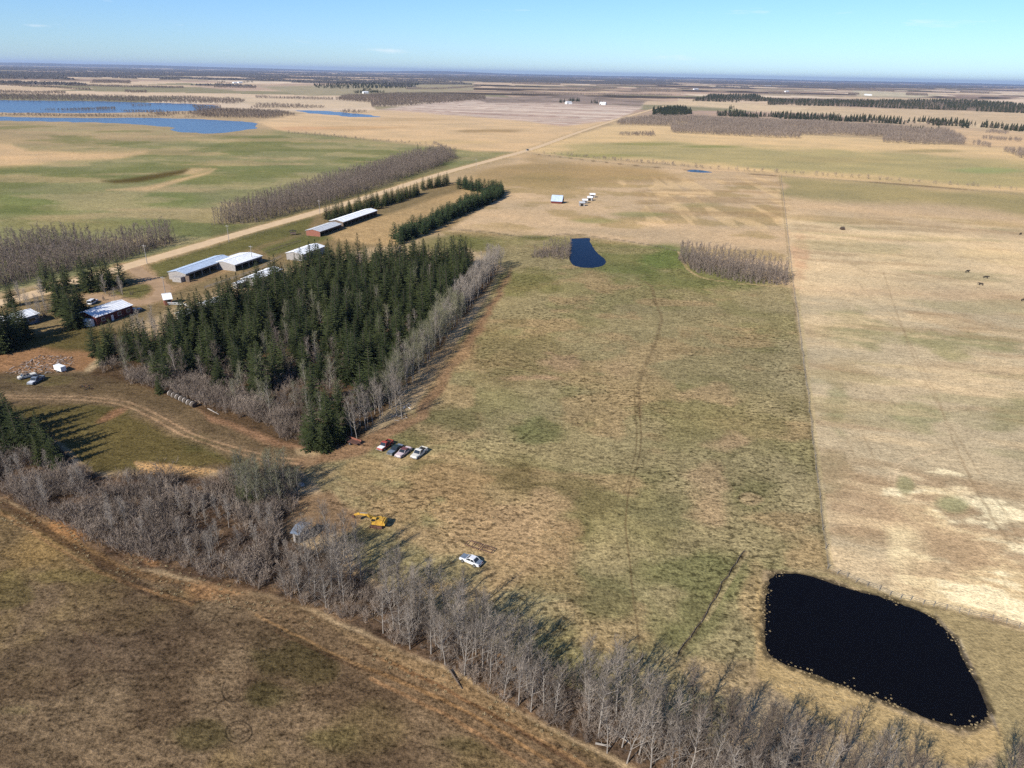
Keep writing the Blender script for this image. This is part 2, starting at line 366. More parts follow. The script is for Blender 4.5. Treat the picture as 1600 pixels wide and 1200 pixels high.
# right hand pasture and straw
fld([(1222, 276), (1400, 287), (1700, 314), (1700, 352), (1450, 318), (1224, 308)], (156, 142, 98), 8, 18)
fld([(1228, 330), (1700, 380), (1700, 490), (1560, 450), (1245, 452)], (207, 182, 140), 10, 18)
fld([(1240, 455), (1700, 480), (1700, 1300), (1560, 1200), (1550, 1000), (1295, 890)], (187, 168, 132), 10, 16)
for b in [(1330, 520, 70, 34, (150, 142, 98), .2), (1460, 540, 60, 20, (152, 144, 98), .25), (1540, 535, 80, 12, (140, 136, 92), .15), (1440, 660, 60, 30, (154, 148, 106), .2),
          (1580, 650, 40, 40, (146, 138, 98), .2), (1310, 640, 26, 40, (152, 146, 104), 0), (1480, 500, 90, 14, (182, 152, 112), .15), (1330, 580, 60, 30, (172, 150, 110), .2), (1300, 740, 30, 40, (158, 140, 102), 0),
          (1360, 800, 60, 60, (172, 144, 108), .3), (1560, 400, 80, 14, (214, 186, 136), .1), (1400, 400, 90, 16, (214, 186, 138), .1), (1330, 345, 120, 6, (176, 150, 106), .05), (1500, 345, 120, 8, (178, 154, 108), .1), (1250, 400, 18, 40, (196, 156, 118), 0)]:
    blob(*b[:4], b[4], .75, 1.0, b[5])
rf = pmask([(1236, 330), (1700, 352), (1700, 1000), (1560, 1000), (1296, 890)], 8, 6)
a2_ = R_(-14); sx = gx*math.cos(a2_)+gy*math.sin(a2_); sy = -gx*math.sin(a2_)+gy*math.cos(a2_)
lay(rf*sstep(.52, .66, fbm(sx/38, sy/9, 91, 4)), (164, 138, 102), .5)
lay(rf*sstep(.52, .66, fbm(sx/30, sy/7, 95, 4)), (210, 184, 140), .55)
lay(rf*sstep(.55, .66, fbm(sx/45, sy/14, 99, 3)), (150, 142, 100), .4)
for b in [(1450, 960, 80, 50, (234, 214, 164), .2), (1420, 890, 40, 60, (232, 210, 160), -.5), (1500, 930, 110, 46, (220, 196, 148), .2), (1560, 900, 60, 60, (212, 186, 138), .2),
          (1470, 770, 40, 12, (222, 198, 150), .2), (1440, 800, 50, 14, (218, 194, 146), .3), (1500, 765, 30, 8, (226, 204, 158), .2), (1530, 850, 60, 30, (212, 186, 140), .3), (1405, 770, 7, 4, (230, 210, 170), .2), (1430, 745, 60, 5, (224, 200, 156), .3)]:
    blob(*b[:4], b[4], .9, 1.3, b[5])
bp_ = pmask([(1395, 745), (1450, 735), (1560, 770), (1700, 830), (1700, 1000), (1560, 985), (1440, 940), (1395, 900), (1420, 860), (1400, 800)], 45, 30)
bn = fbm(sx/15, sy/7, 181, 5, .6); lay(sstep(.45, .53, bn-(1-bp_)*.32)*sstep(0, .15, bp_), (240, 222, 176), .85); lay(bp_*(1-sstep(.38, .44, bn)), (172, 144, 108), .7)
blob(1490, 790, 34, 16, (150, 148, 104), .8, 1, .2); blob(1415, 760, 16, 20, (150, 146, 100), .7); blob(1500, 860, 50, 22, (178, 150, 112), .7, 1, .3)
fld([(1200, 890), (1290, 892), (1400, 932), (1600, 985), (1700, 1010), (1700, 1300), (1560, 1240), (1550, 1120), (1500, 1000), (1440, 960), (1300, 905)], (158, 140, 98), 5, 6)
# the middle pasture
PAST = fld([(690, 362), (760, 362), (830, 371), (905, 368), (1060, 393), (1150, 425), (1236, 448), (1262, 620), (1294, 890), (1190, 890), (1180, 1040), (1120, 1180), (900, 1100), (760, 1010), (560, 890), (500, 760), (470, 735), (640, 650), (790, 420)], (148, 134, 94), 3, 3, tuft=1.0, grain=1.0)
ed_ = pmask([(1200, 455), (1242, 455), (1262, 600), (1296, 888), (1235, 888), (1205, 640)], 26, 10); lay(PAST*ed_, (166, 150, 110), .45)
lay(PAST*sstep(.5, .66, fbm(gx/26, gy/26, 101, 4)), (126, 120, 74), .5)
lay(PAST*sstep(.54, .66, fbm(gx/20, gy/14, 105, 4)), (160, 136, 96), .75)
for b in [(720, 378, 90, 18, (98, 100, 52)), (840, 372, 70, 8, (92, 98, 50)), (980, 405, 110, 26, (110, 114, 62)), (1040, 400, 40, 22, (98, 112, 58)), (1100, 435, 120, 18, (108, 112, 62)), (820, 440, 60, 24, (116, 112, 64)),
          (890, 382, 90, 10, (120, 118, 66)), (980, 392, 60, 6, (150, 136, 92)), (640, 690, 60, 26, (106, 102, 64)), (710, 655, 60, 26, (110, 106, 68)), (660, 745, 40, 40, (96, 88, 54)), (840, 672, 36, 24, (106, 108, 66)), (900, 780, 90, 50, (112, 102, 66)),
          (1040, 800, 80, 36, (112, 106, 72)), (1100, 900, 90, 40, (112, 112, 68)), (930, 920, 120, 50, (116, 110, 70)), (1080, 960, 60, 50, (112, 110, 68)), (1180, 770, 60, 40, (120, 114, 74)), (900, 830, 40, 30, (94, 90, 54)), (1120, 650, 110, 60, (128, 118, 78)), (820, 560, 120, 60, (128, 114, 76)), (800, 745, 60, 40, (104, 92, 58))]:
    blob(*b[:4], b[4], .75, 1.1)
for b in [(640, 790, 110, 40, (160, 132, 92)), (720, 840, 110, 50, (164, 138, 98)), (830, 850, 110, 60, (160, 134, 96)), (600, 740, 70, 20, (156, 132, 90)), (850, 800, 60, 36, (166, 140, 102)), (1110, 780, 40, 46, (170, 144, 106)), (1180, 780, 30, 12, (172, 148, 108)),
          (880, 570, 40, 22, (158, 132, 98)), (850, 590, 60, 8, (168, 138, 104)), (960, 575, 34, 14, (160, 136, 98)), (1120, 620, 70, 16, (162, 138, 100)), (1140, 690, 40, 14, (164, 138, 102)), (700, 760, 80, 30, (154, 128, 88)), (1060, 540, 60, 18, (154, 132, 92)), (690, 920, 90, 30, (164, 138, 96)), (760, 890, 80, 30, (170, 142, 100)), (870, 920, 60, 30, (154, 132, 90)), (1180, 930, 24, 60, (164, 140, 98)), (1160, 1060, 90, 30, (160, 136, 98))]:
    blob(*b[:4], b[4], .8, 1.3)
fld([(640, 650), (700, 570), (790, 430), (800, 420), (785, 455), (720, 570), (660, 655), (560, 712), (470, 735), (520, 700)], (136, 108, 78), 5, 10, tuft=.1)
blob(690, 575, 60, 26, (150, 122, 86), .7, 1.2, -.6)
# farmyard
fld([(500, 330), (720, 280), (790, 300), (700, 360), (620, 380), (560, 390), (400, 430), (300, 470), (180, 520), (-60, 600), (-60, 480), (200, 415)], (130, 112, 78), 5, 8, grain=.8)
fld([(215, 418), (500, 330), (480, 362), (400, 385), (270, 425), (240, 440)], (104, 100, 58), 4, 5)
fld([(505, 372), (640, 322), (730, 292), (790, 300), (690, 360), (600, 385)], (172, 144, 100), 4, 8)
fld([(405, 388), (490, 362), (520, 372), (420, 400)], (98, 98, 56), 4, 5)
fld([(180, 452), (240, 440), (250, 452), (215, 466), (170, 464)], (106, 100, 58), 3, 4)
fld([(-60, 540), (130, 510), (230, 520), (150, 560), (-60, 580)], (92, 82, 48), 5, 10)
fld([(-60, 560), (60, 545), (150, 550), (135, 580), (40, 588), (-60, 592)], (150, 112, 76), 5, 12)
fld([(-60, 585), (140, 580), (240, 600), (320, 645), (460, 700), (480, 735), (420, 745), (320, 735), (240, 730), (100, 690), (-60, 640)], (100, 84, 60), 5, 8, grain=.9)
fld([(20, 636), (150, 630), (200, 640), (260, 668), (340, 702), (360, 722), (300, 732), (150, 740), (90, 690), (-60, 660)], (92, 82, 48), 5, 8, grain=.9)
blob(330, 700, 60, 22, (76, 76, 40), .75, 1, .3); blob(180, 640, 40, 10, (82, 76, 44), .7); blob(170, 652, 38, 8, (136, 100, 72), .8, 1, -.45)
blob(80, 595, 60, 9, (108, 96, 58), .8); blob(150, 595, 60, 8, (96, 80, 58), .8)
fld([(215, 722), (260, 722), (310, 732), (340, 738), (280, 752), (220, 745)], (178, 142, 94), 4, 12)
fld([(400, 810), (460, 770), (520, 765), (565, 800), (550, 830), (480, 840), (420, 850)], (136, 110, 80), 6, 16)
fld([(440, 665), (400, 660), (300, 628), (330, 660), (440, 700), (490, 706)], (136, 104, 76), 5, 10)
# grove and hedgerow floor
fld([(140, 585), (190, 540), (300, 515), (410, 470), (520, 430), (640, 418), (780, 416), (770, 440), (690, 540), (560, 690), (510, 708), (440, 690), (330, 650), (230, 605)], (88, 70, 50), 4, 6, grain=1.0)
HEDGE = [(-200, 560), (0, 640), (60, 665), (100, 705), (160, 745), (230, 742), (330, 745), (400, 735), (450, 745), (440, 830), (520, 880), (600, 930), (700, 980), (800, 1030), (900, 1080), (1000, 1120), (1100, 1155), (1250, 1195), (1500, 1245), (1750, 1290), (1750, 1420), (1300, 1330), (1150, 1290), (1020, 1215), (930, 1172), (800, 1105), (700, 1045), (600, 1000), (520, 965), (420, 930), (330, 910), (230, 890), (150, 860), (60, 808), (0, 775), (-200, 690)]
# brown near field; the dimmer light at left is painted into it too
BF = fld([(-900, 560), (-200, 690), (0, 778), (70, 815), (200, 885), (320, 915), (420, 935), (520, 972), (600, 1005), (700, 1050), (800, 1110), (930, 1178), (1020, 1220), (1150, 1300), (1150, 1490), (-900, 1490)], (112, 94, 70), 4, 6, tuft=.25, grain=1.15)
lay(BF*sstep(.5, .66, fbm(gx/12, gy/12, 111, 4)), (112, 94, 62), .7)
lay(BF*sstep(.52, .68, fbm(gx/16, gy/12, 115, 4)), (84, 68, 50), .7)
for b in [(440, 1030, 70, 40, (74, 66, 40)), (420, 1090, 50, 30, (72, 66, 38)), (330, 1150, 70, 26, (78, 70, 42)), (90, 870, 70, 26, (128, 106, 66)), (60, 850, 60, 30, (134, 110, 68)), (20, 930, 40, 30, (88, 78, 46)), (100, 900, 80, 14, (110, 96, 58)), (330, 1050, 40, 16, (124, 96, 62)),
          (340, 920, 50, 18, (138, 104, 68)), (560, 1140, 140, 50, (98, 84, 56)), (140, 1010, 130, 70, (94, 78, 60)), (360, 990, 90, 30, (92, 76, 56)), (500, 1150, 70, 30, (98, 88, 54)), (700, 1160, 70, 30, (88, 78, 50)), (270, 990, 70, 40, (88, 72, 54)), (30, 1110, 40, 14, (110, 96, 66))]:
    blob(*b[:4], b[4], .75, 1.2)
fld([(380, 925), (440, 935), (540, 985), (640, 1030), (760, 1090), (880, 1160), (1000, 1230), (1100, 1310), (960, 1310), (800, 1190), (640, 1090), (500, 1010), (400, 960), (330, 930)], (112, 92, 67), 8, 12)
fld([(500, 968), (600, 1008), (700, 1052), (800, 1112), (900, 1170), (830, 1150), (700, 1080), (600, 1030)], (138, 114, 80), 5, 10, a=.7)
fld([(0, 780), (80, 815), (180, 870), (230, 895), (300, 912), (240, 910), (150, 880), (60, 830)], (120, 92, 60), 5, 8, a=.7)
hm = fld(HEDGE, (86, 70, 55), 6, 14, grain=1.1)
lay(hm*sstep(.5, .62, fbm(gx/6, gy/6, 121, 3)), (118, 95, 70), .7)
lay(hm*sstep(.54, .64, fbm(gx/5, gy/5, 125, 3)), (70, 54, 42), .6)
blob(100, 825, 34, 14, (148, 110, 70), .9, 1.2, .5); blob(240, 880, 26, 12, (142, 106, 70), .9, 1.2, .4)
fld([(1180, 905), (1200, 1030), (1340, 1085), (1500, 1150), (1560, 1130), (1570, 1170), (1500, 1200), (1300, 1140), (1180, 1060)], (184, 156, 104), 6, 10, a=.85)
fld([(1460, 960), (1500, 1000), (1550, 1110), (1562, 1150), (1535, 1100), (1490, 1010)], (128, 116, 100), 3, 3, a=.85)
# roads (ground under and beside the gravel), tracks, paths
ROAD = [(1040, 165), (1012, 173), (960, 188), (900, 208), (830, 233), (700, 268.5), (600, 300), (500, 330), (400, 358), (300, 387), (200, 416), (130, 437), (62, 457), (0, 474), (-80, 498)]
DRIVE = [(205, 414), (222, 428), (240, 438), (254, 450), (246, 464), (225, 472), (195, 472), (165, 466), (140, 462)]
track(ROAD, 15, (158, 136, 94), .8, .3); track(ROAD, 9.5, (206, 176, 134), 1, .15, .1)
track(DRIVE, 9, (168, 138, 104), 1, .35); track([(190, 414), (215, 416), (235, 440)], 9, (172, 142, 106), .9, .4)
track([(246, 458), (270, 452), (300, 440), (400, 405)], 7, (156, 126, 92), .7, .6)
track([(822, 237), (1000, 257), (1200, 271.5), (1400, 285), (1600, 300), (1700, 308)], 7, (200, 170, 128), .8, .4); track([(840, 241), (1000, 259.5), (1200, 274), (1400, 287.5), (1600, 303), (1700, 311)], 2.4, (104, 84, 62), .8, .4)
FTRACK = [(-80, 618), (0, 620), (80, 621), (150, 624), (200, 632), (250, 655), (300, 681), (360, 701), (420, 716), (470, 722)]
track(FTRACK, 6, (122, 102, 76), .8, .5)
def offset(pts, d):
    w = [P(*p)[:2] for p in pts]; o = []
    for i in range(len(w)):
        t = w[min(i+1, len(w)-1)]-w[max(i-1, 0)]; t = t/np.linalg.norm(t)
        q = w[i]+np.array([-t[1], t[0]])*d; u, v = proj(q[0], q[1], 0); o.append((float(u), float(v)))
    return o
for s in (-.95, .95): track(offset(FTRACK, s), .75, (164, 134, 100), .8, .5, .15)
track([(470, 722), (520, 712), (560, 700), (600, 680), (640, 650)], 4, (140, 110, 80), .7, .6)
track([(0, 615), (30, 612), (60, 600)], 3, (128, 108, 80), .6, .6); track([(400, 716), (450, 735), (480, 760)], 3, (120, 98, 72), .6)
COWP = [(992, 434), (1012, 443), (1020, 452), (1023, 470), (1033, 494), (1031, 512), (1020, 545), (1006, 575), (998, 605), (1000, 650), (1002, 685), (996, 725), (982, 770), (979, 800), (978, 830), (984, 875), (988, 920), (993, 960), (998, 1000), (1005, 1035)]
track(COWP[:10], 1.3, (118, 100, 70), .65, .5); track(COWP[8:], .4, (104, 86, 58), .7, .4, .1); track([(x-7, y) for x, y in COWP[8:13]], .5, (102, 86, 58), .6, .4, .1)
track([(970, 440), (1000, 445), (1060, 448), (1150, 458), (1235, 470)], 1.5, (134, 116, 80), .5); track([(700, 575), (760, 565), (880, 590), (960, 600)], 1.0, (112, 94, 64), .5)
FENCE1 = [(1220, 275), (1228, 345), (1240, 452), (1252, 540), (1264, 640), (1278, 760), (1293, 888)]
track([(x-2, y) for x, y in FENCE1], 1.0, (116, 104, 72), .5, .5); track([(x+5, y) for x, y in FENCE1[2:]], 1.1, (176, 158, 112), .6, .5)
track([(700, 358), (760, 362), (835, 372), (880, 366), (920, 368), (1000, 380), (1060, 393)], 1.4, (96, 84, 58), .7, .4)
track([(800, 418), (860, 422), (905, 419)], 1.2, (92, 88, 56), .6)
track([(1060, 393), (1080, 425), (1130, 440), (1236, 449)], 1.6, (190, 162, 118), .7)
track([(1164, 862), (1130, 912), (1100, 965), (1060, 1022)], .7, (88, 72, 54), .8, .4, .2)
track([(1168, 864), (1136, 915), (1104, 968)], .9, (176, 154, 112), .5, .5)
track([(1290, 892), (1350, 915), (1400, 935), (1500, 958), (1600, 982), (1700, 1006)], 1.0, (120, 104, 76), .7, .5)
for s in (0, 9): track([(1388+s, 752), (1392+s, 735), (1408+s, 722), (1440, 712), (1470, 706)], .45, (212, 186, 146), .7, .4, .1)
for t in [[(1340, 440), (1365, 470), (1400, 500), (1450, 590), (1490, 690), (1530, 775), (1580, 850)], [(1380, 425), (1420, 540), (1470, 640), (1520, 720), (1600, 850)], [(1310, 690), (1360, 690), (1420, 705), (1500, 700)], [(1240, 470), (1340, 485), (1420, 520), (1500, 530), (1600, 545)], [(1235, 395), (1300, 400), (1380, 440)], [(1325, 685), (1335, 715)], [(1350, 680), (1365, 715)], [(1500, 715), (1540, 790), (1575, 850)],
          [(1060, 350), (1064, 372)], [(830, 372), (870, 345), (930, 300), (960, 278)], [(850, 310), (800, 350), (760, 358)], [(880, 260), (885, 290), (900, 310)], [(720, 285), (800, 275), (900, 262)]]:
    track(t, .7, (140, 118, 86), .34, .5, .4)
# ruts in the brown field
for t, w_, c_, a_ in [([(-200, 700), (0, 788), (80, 836), (160, 880), (240, 925), (300, 942)], 1.8, (70, 54, 40), .8), ([(0, 800), (80, 850), (170, 900), (300, 945)], .8, (140, 108, 72), .7), ([(150, 880), (230, 930), (300, 955)], .7, (74, 58, 44), .7),
    ([(300, 942), (330, 912), (370, 900)], .6, (76, 56, 42), .6), ([(430, 985), (540, 1035), (620, 1060), (720, 1110), (820, 1165), (900, 1215)], .8, (86, 66, 46), .8), ([(400, 960), (520, 1020), (640, 1070), (760, 1130), (860, 1190)], .6, (152, 118, 76), .7),
    ([(560, 1010), (680, 1070), (800, 1135), (960, 1230)], .7, (90, 66, 46), .7), ([(600, 1030), (720, 1090), (860, 1165), (990, 1240)], .6, (150, 114, 72), .6), ([(580, 1060), (700, 1120), (820, 1190)], .6, (148, 112, 74), .6), ([(640, 1050), (760, 1110), (900, 1195)], .5, (84, 62, 44), .7),
    ([(0, 1095), (60, 1098), (150, 1118), (240, 1150)], .5, (124, 104, 76), .55), ([(30, 1100), (90, 1140), (140, 1190)], .5, (120, 100, 74), .55), ([(120, 930), (118, 970)], .4, (126, 104, 76), .5), ([(60, 972), (120, 970), (190, 968)], .4, (74, 58, 44), .5), ([(120, 975), (150, 1010), (175, 1035)], .4, (74, 56, 42), .6),
    ([(70, 1065), (160, 1050), (260, 1045), (290, 1036)], .35, (74, 58, 44), .6), ([(265, 1000), (262, 1060)], .35, (70, 56, 42), .6), ([(275, 1000), (272, 1058)], .35, (70, 56, 42), .6)]:
    track(t, w_, c_, a_, .5, .15)
def ring(u, v, ru, rv, col, a):
    pts = [(u+ru*math.cos(i*.45), v+rv*math.sin(i*.45)) for i in range(15)]; track(pts, .22, col, a, .4, .05, 4)
ring(373, 1144, 21, 17, (44, 38, 30), .85); ring(373, 1143, 15, 12, (56, 46, 36), .7); ring(372, 1144, 8, 6, (60, 50, 38), .6)
track([(352, 1065), (347, 1080), (354, 1094), (366, 1098)], .25, (46, 40, 32), .8, .4, .05); track([(358, 1070), (354, 1082), (362, 1090)], .2, (52, 44, 34), .7, .4, .05)
pw0 = spline([P(*p)[:2] for p in POND_PX]+[P(*POND_PX[0])[:2]], 6); s_ = np.where(front & (U_ > 1150) & (V_ > 860))[0]
dp = segdist(gx[s_], gy[s_], pw0, False)+(vnoise(gx[s_]/.9, gy[s_]/.9, 261)-.5)*1.2; m_ = np.zeros(gx.size); m_[s_] = (1-sstep(.25, 1.3, dp))*.85; lay(m_, (64, 56, 40))
# overall mottling, then a painted haze that greys the far ground
mott = fbm(gx/4.5, gy/4.5, 131, 3)-.5; mot2 = fbm(gx/45, gy/25, 135, 4)-.5
C *= (1+mott*.42*GRAIN*(1-sstep(300, 900, dist))+mot2*.34)[:, None]
C *= np.stack([1+mot2*.10, np.ones_like(mot2), 1-mot2*.10], 1)
fd_ = (sstep(700, 2200, dist)*.22)[:, None]; C = C*(1-fd_)+(C@np.array([.3, .59, .11]))[:, None]*np.array([1.0, .97, .92])*fd_  # far ground greyed with distance, haze put into its colour
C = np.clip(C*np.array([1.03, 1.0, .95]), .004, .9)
idx = (np.arange(nr-1)[:, None]*nc+np.arange(nc-1)[None, :]).ravel()
Q = np.stack([idx, idx+nc, idx+nc+1, idx+1], 1)
wrap = np.arange(nr-1)*nc
Q = np.concatenate([Q, np.stack([wrap+nc-1, wrap+2*nc-1, wrap+nc, wrap], 1)])
gm = npmesh('ground', np.stack([gx, gy, np.zeros_like(gx)], 1), Q[:, ::-1],
            attrs=[('albedo', 'FLOAT_COLOR', np.concatenate([C, np.ones((len(C), 1))], 1)), ('tuft', 'FLOAT', TUFT), ('grain', 'FLOAT', GRAIN)])
def ground_mat():
    m = bpy.data.materials.new('grassland'); m.use_nodes = True; n = m.node_tree.nodes; l = m.node_tree.links
    b = n['Principled BSDF']; b.inputs['Roughness'].default_value = 1.0; b.inputs['Specular IOR Level'].default_value = .0
    at = n.new('ShaderNodeAttribute'); at.attribute_name = 'albedo'; tf = n.new('ShaderNodeAttribute'); tf.attribute_name = 'tuft'
    gr = n.new('ShaderNodeAttribute'); gr.attribute_name = 'grain'
    tc = n.new('ShaderNodeTexCoord')
    def noise(sc, det, rough=.6, stretch=None):
        z = n.new('ShaderNodeTexNoise'); z.inputs['Scale'].default_value = sc; z.inputs['Detail'].default_value = det; z.inputs['Roughness'].default_value = rough
        if stretch:
            mp = n.new('ShaderNodeMapping'); mp.inputs['Rotation'].default_value = (0, 0, stretch[0]); mp.inputs['Scale'].default_value = (stretch[1], 1, 1)
            l.new(tc.outputs['Object'], mp.inputs[0]); l.new(mp.outputs[0], z.inputs['Vector'])
        else: l.new(tc.outputs['Object'], z.inputs['Vector'])
        return z
    def math_(op, a, b_=None, c=None):
        q = n.new('ShaderNodeMath'); q.operation = op
        for i, v in enumerate((a, b_, c)):
            if v is None: continue
            if isinstance(v, (int, float)): q.inputs[i].default_value = v
            else: l.new(v, q.inputs[i])
        return q.outputs[0]
    z1 = noise(2.0, 3, .75); z2 = noise(.62, 4, .72, (.6, .55)); z3 = noise(.12, 4)
    v = math_('ADD', math_('MULTIPLY', math_('SUBTRACT', z1.outputs['Fac'], .5), 2.4), math_('MULTIPLY', math_('SUBTRACT', z2.outputs['Fac'], .5), 2.0))
    v = math_('ADD', v, math_('MULTIPLY', math_('SUBTRACT', z3.outputs['Fac'], .5), .5))
    z4 = noise(1.15, 2, .6); v = math_('ADD', v, math_('MULTIPLY', math_('SUBTRACT', z4.outputs['Fac'], .5), 1.6))
    v = math_('MULTIPLY', v, gr.outputs['Fac'])
    k = math_('MAXIMUM', math_('ADD', v, 1.0), .25)
    # dark dung and tuft specks in the pasture
    zs = noise(1.0, 2, .5, (.4, .7)); sp = n.new('ShaderNodeMapRange'); sp.inputs[1].default_value = .55; sp.inputs[2].default_value = .60; sp.inputs[3].default_value = 0; sp.inputs[4].default_value = .60
    l.new(zs.outputs['Fac'], sp.inputs[0])
    zl = noise(.03, 2); sl = n.new('ShaderNodeMapRange'); sl.inputs[1].default_value = .38; sl.inputs[2].default_value = .6; l.new(zl.outputs['Fac'], sl.inputs[0])
    spk = math_('MULTIPLY', math_('MULTIPLY', sp.outputs[0], tf.outputs['Fac']), sl.outputs[0])
    k2 = math_('MULTIPLY', k, math_('SUBTRACT', 1.0, spk))
    vm = n.new('ShaderNodeVectorMath'); vm.operation = 'SCALE'; l.new(at.outputs['Color'], vm.inputs[0]); l.new(k2, vm.inputs['Scale'])
    l.new(vm.outputs[0], b.inputs['Base Color'])
    bp = n.new('ShaderNodeBump'); bp.inputs['Strength'].default_value = .7; bp.inputs['Distance'].default_value = .3
    l.new(math_('ADD', z1.outputs['Fac'], z2.outputs['Fac']), bp.inputs['Height']); l.new(bp.outputs[0], b.inputs['Normal'])
    return m
ground = tag(meshobj('ground', gm, ground_mat()), kind='structure')

# gravel road sheets, lakes and ponds
M_GRAVEL = mat('gravel', tuple(lin((208, 178, 136))), 1.0, var=.08, vscale=.25, bump=.3, bscale=1.5, spec=.1)
M_YARD = mat('yard_dirt', tuple(lin((166, 136, 102))), 1.0, var=.16, vscale=.22, bump=.3, bscale=1.5, spec=.1)
def strip(name, pts, width, m, z, jag=.4):
    w = spline([P(*p)[:2] for p in pts], 14); V = []
    for i, p in enumerate(w):
        t = w[min(i+1, len(w)-1)]-w[max(i-1, 0)]; t = t/np.linalg.norm(t); nn = np.array([-t[1], t[0]])
        a = width/2+random.uniform(-jag, jag); b = width/2+random.uniform(-jag, jag)
        V += [(*(p+nn*a), z), (*(p-nn*b), z)]
    F = [(2*i, 2*i+1, 2*i+3, 2*i+2) for i in range(len(w)-1)]
    return tag(meshobj(name, npmesh(name, V, F), m), kind='structure')
strip('gravel_road', ROAD, 8.8, M_GRAVEL, .02, .25); strip('driveway', DRIVE, 6.0, M_YARD, .012, .5)
def sheet(name, px, m, z, wob=0.0, n=6, rag=0.0):
    w = spline([P(*p)[:2] for p in px]+[P(*px[0])[:2]], n)[:-1]
    w = [p+np.array([random.gauss(0, wob), random.gauss(0, wob)]) for p in w]
    if rag:
        out = []
        for i, p in enumerate(w):
            q = w[(i+1) % len(w)]
            for k in range(10):
                c_ = p+(q-p)*k/10; o_ = (fbm(np.array([c_[0]/22]), np.array([c_[1]/40]), 211, 3)[0]-.5)*rag; o2 = (fbm(np.array([c_[0]/22]), np.array([c_[1]/40]), 221, 3)[0]-.5)*rag
                out.append(c_+np.array([o2*.6, o_*1.2]))
        w = out
    bm = bmesh.new(); f = bm.faces.new([bm.verts.new((*p, z)) for p in w]); bm.normal_update()
    if f.normal.z < 0: f.normal_flip()
    bmesh.ops.triangulate(bm, faces=bm.faces)
    me = bpy.data.meshes.new(name); bm.to_mesh(me); bm.free()
    return tag(meshobj(name, me, m), kind='structure')
sheet('pond', POND_PX, M_POND, .03, .12, 8)
sheet('blue_pond', [(893, 373), (920, 372), (922, 378), (932, 394), (946, 406), (942, 415), (922, 418.5), (900, 416), (891, 408), (889, 390)], M_DUGOUT, .02, .1, 6)
sheet('small_pond', [(1072, 267), (1085, 265), (1108, 268), (1112, 269.5), (1095, 269.8), (1078, 268.5)], M_DUGOUT, .02, .1, 4)
sheet('lake', [(-120, 155), (0, 156.5), (150, 158.2), (300, 162.5), (340, 166), (325, 172), (260, 174.2), (150, 176.3), (0, 176), (-120, 175)], M_LAKE, .02, 0, 6, 30)
sheet('lake', [(-120, 181.5), (0, 182.5), (130, 184.6), (250, 184.5), (380, 190), (402, 199), (372, 205), (330, 209), (290, 207), (262, 203), (268, 199), (200, 193.5), (130, 191), (0, 189), (-120, 188)], M_LAKE, .02, 0, 6, 22)
sheet('lake', [(464, 172.5), (500, 173), (540, 176), (595, 182.2), (560, 183.2), (520, 180), (480, 176)], M_LAKE, .02, 0, 5, 24)
# low hills on the skyline
def hills():
    V = []; n = 260
    for i in range(n+1):
        a = R_(-56+112*i/n); d = 33000
        h = 30+60*float(fbm(np.array([i/14.]), np.array([.5]), 141, 3)[0])
        u = 800+FPX*math.tan(a)
        h += 60*math.exp(-((u-690)/60)**2)+50*math.exp(-((u-250)/200)**2)
        for dd, hh in ((0, -1), (900, h*.7), (2600, h), (6000, -1)): V.append((math.sin(a)*(d+dd), math.cos(a)*(d+dd), hh))
    F = [(i*4+k, i*4+4+k, i*4+5+k, i*4+1+k) for i in range(n) for k in range(3)]
    o = meshobj('hills', npmesh('hills', V, F, smooth=True), mat('hill_woods', (.06, .055, .05), 1, var=.3, vscale=.001)); tag(o, kind='structure')
hills()

# ------------------------------------------------------------------ plants: templates (numpy triangles)
def tubeT(path, rad, sides):
    path = np.array(path); n = len(path); V = []
    for i in range(n):
        d = path[min(i+1, n-1)]-path[max(i-1, 0)]; d = d/(np.linalg.norm(d)+1e-9)
        a = np.cross(d, [0, 0, 1.0] if abs(d[2]) < .95 else [1.0, 0, 0]); a /= np.linalg.norm(a); b = np.cross(d, a)
        for k in range(sides):
            q = 2*math.pi*k/sides; V.append(path[i]+(a*math.cos(q)+b*math.sin(q))*rad[i])
    T = []
    for i in range(n-1):
        for k in range(sides):
            a0 = i*sides+k; a1 = i*sides+(k+1) % sides; T += [(a0, a1, a1+sides), (a0, a1+sides, a0+sides)]
    return V, T
class TT:
    def __init__(s): s.v = []; s.t = []
    def add(s, V, T):
        b = len(s.v); s.v += [np.array(p) for p in V]; s.t += [(i+b, j+b, k+b) for i, j, k in T]
    def tri(s, a, b, c): s.add([a, b, c], [(0, 1, 2)])
    def blade(s, p, d, w, r):
        """thin tapering twig from p along d"""
        side = np.cross(d, np.array([r.gauss(0, 1), r.gauss(0, 1), r.gauss(0, 1)])); side = side/(np.linalg.norm(side)+1e-9)*w/2
        s.add([p-side, p+side, p+d], [(0, 1, 2)])
    def arr(s): return np.array(s.v, np.float32), np.array(s.t, np.int32)
def unit(v): return v/(np.linalg.norm(v)+1e-9)
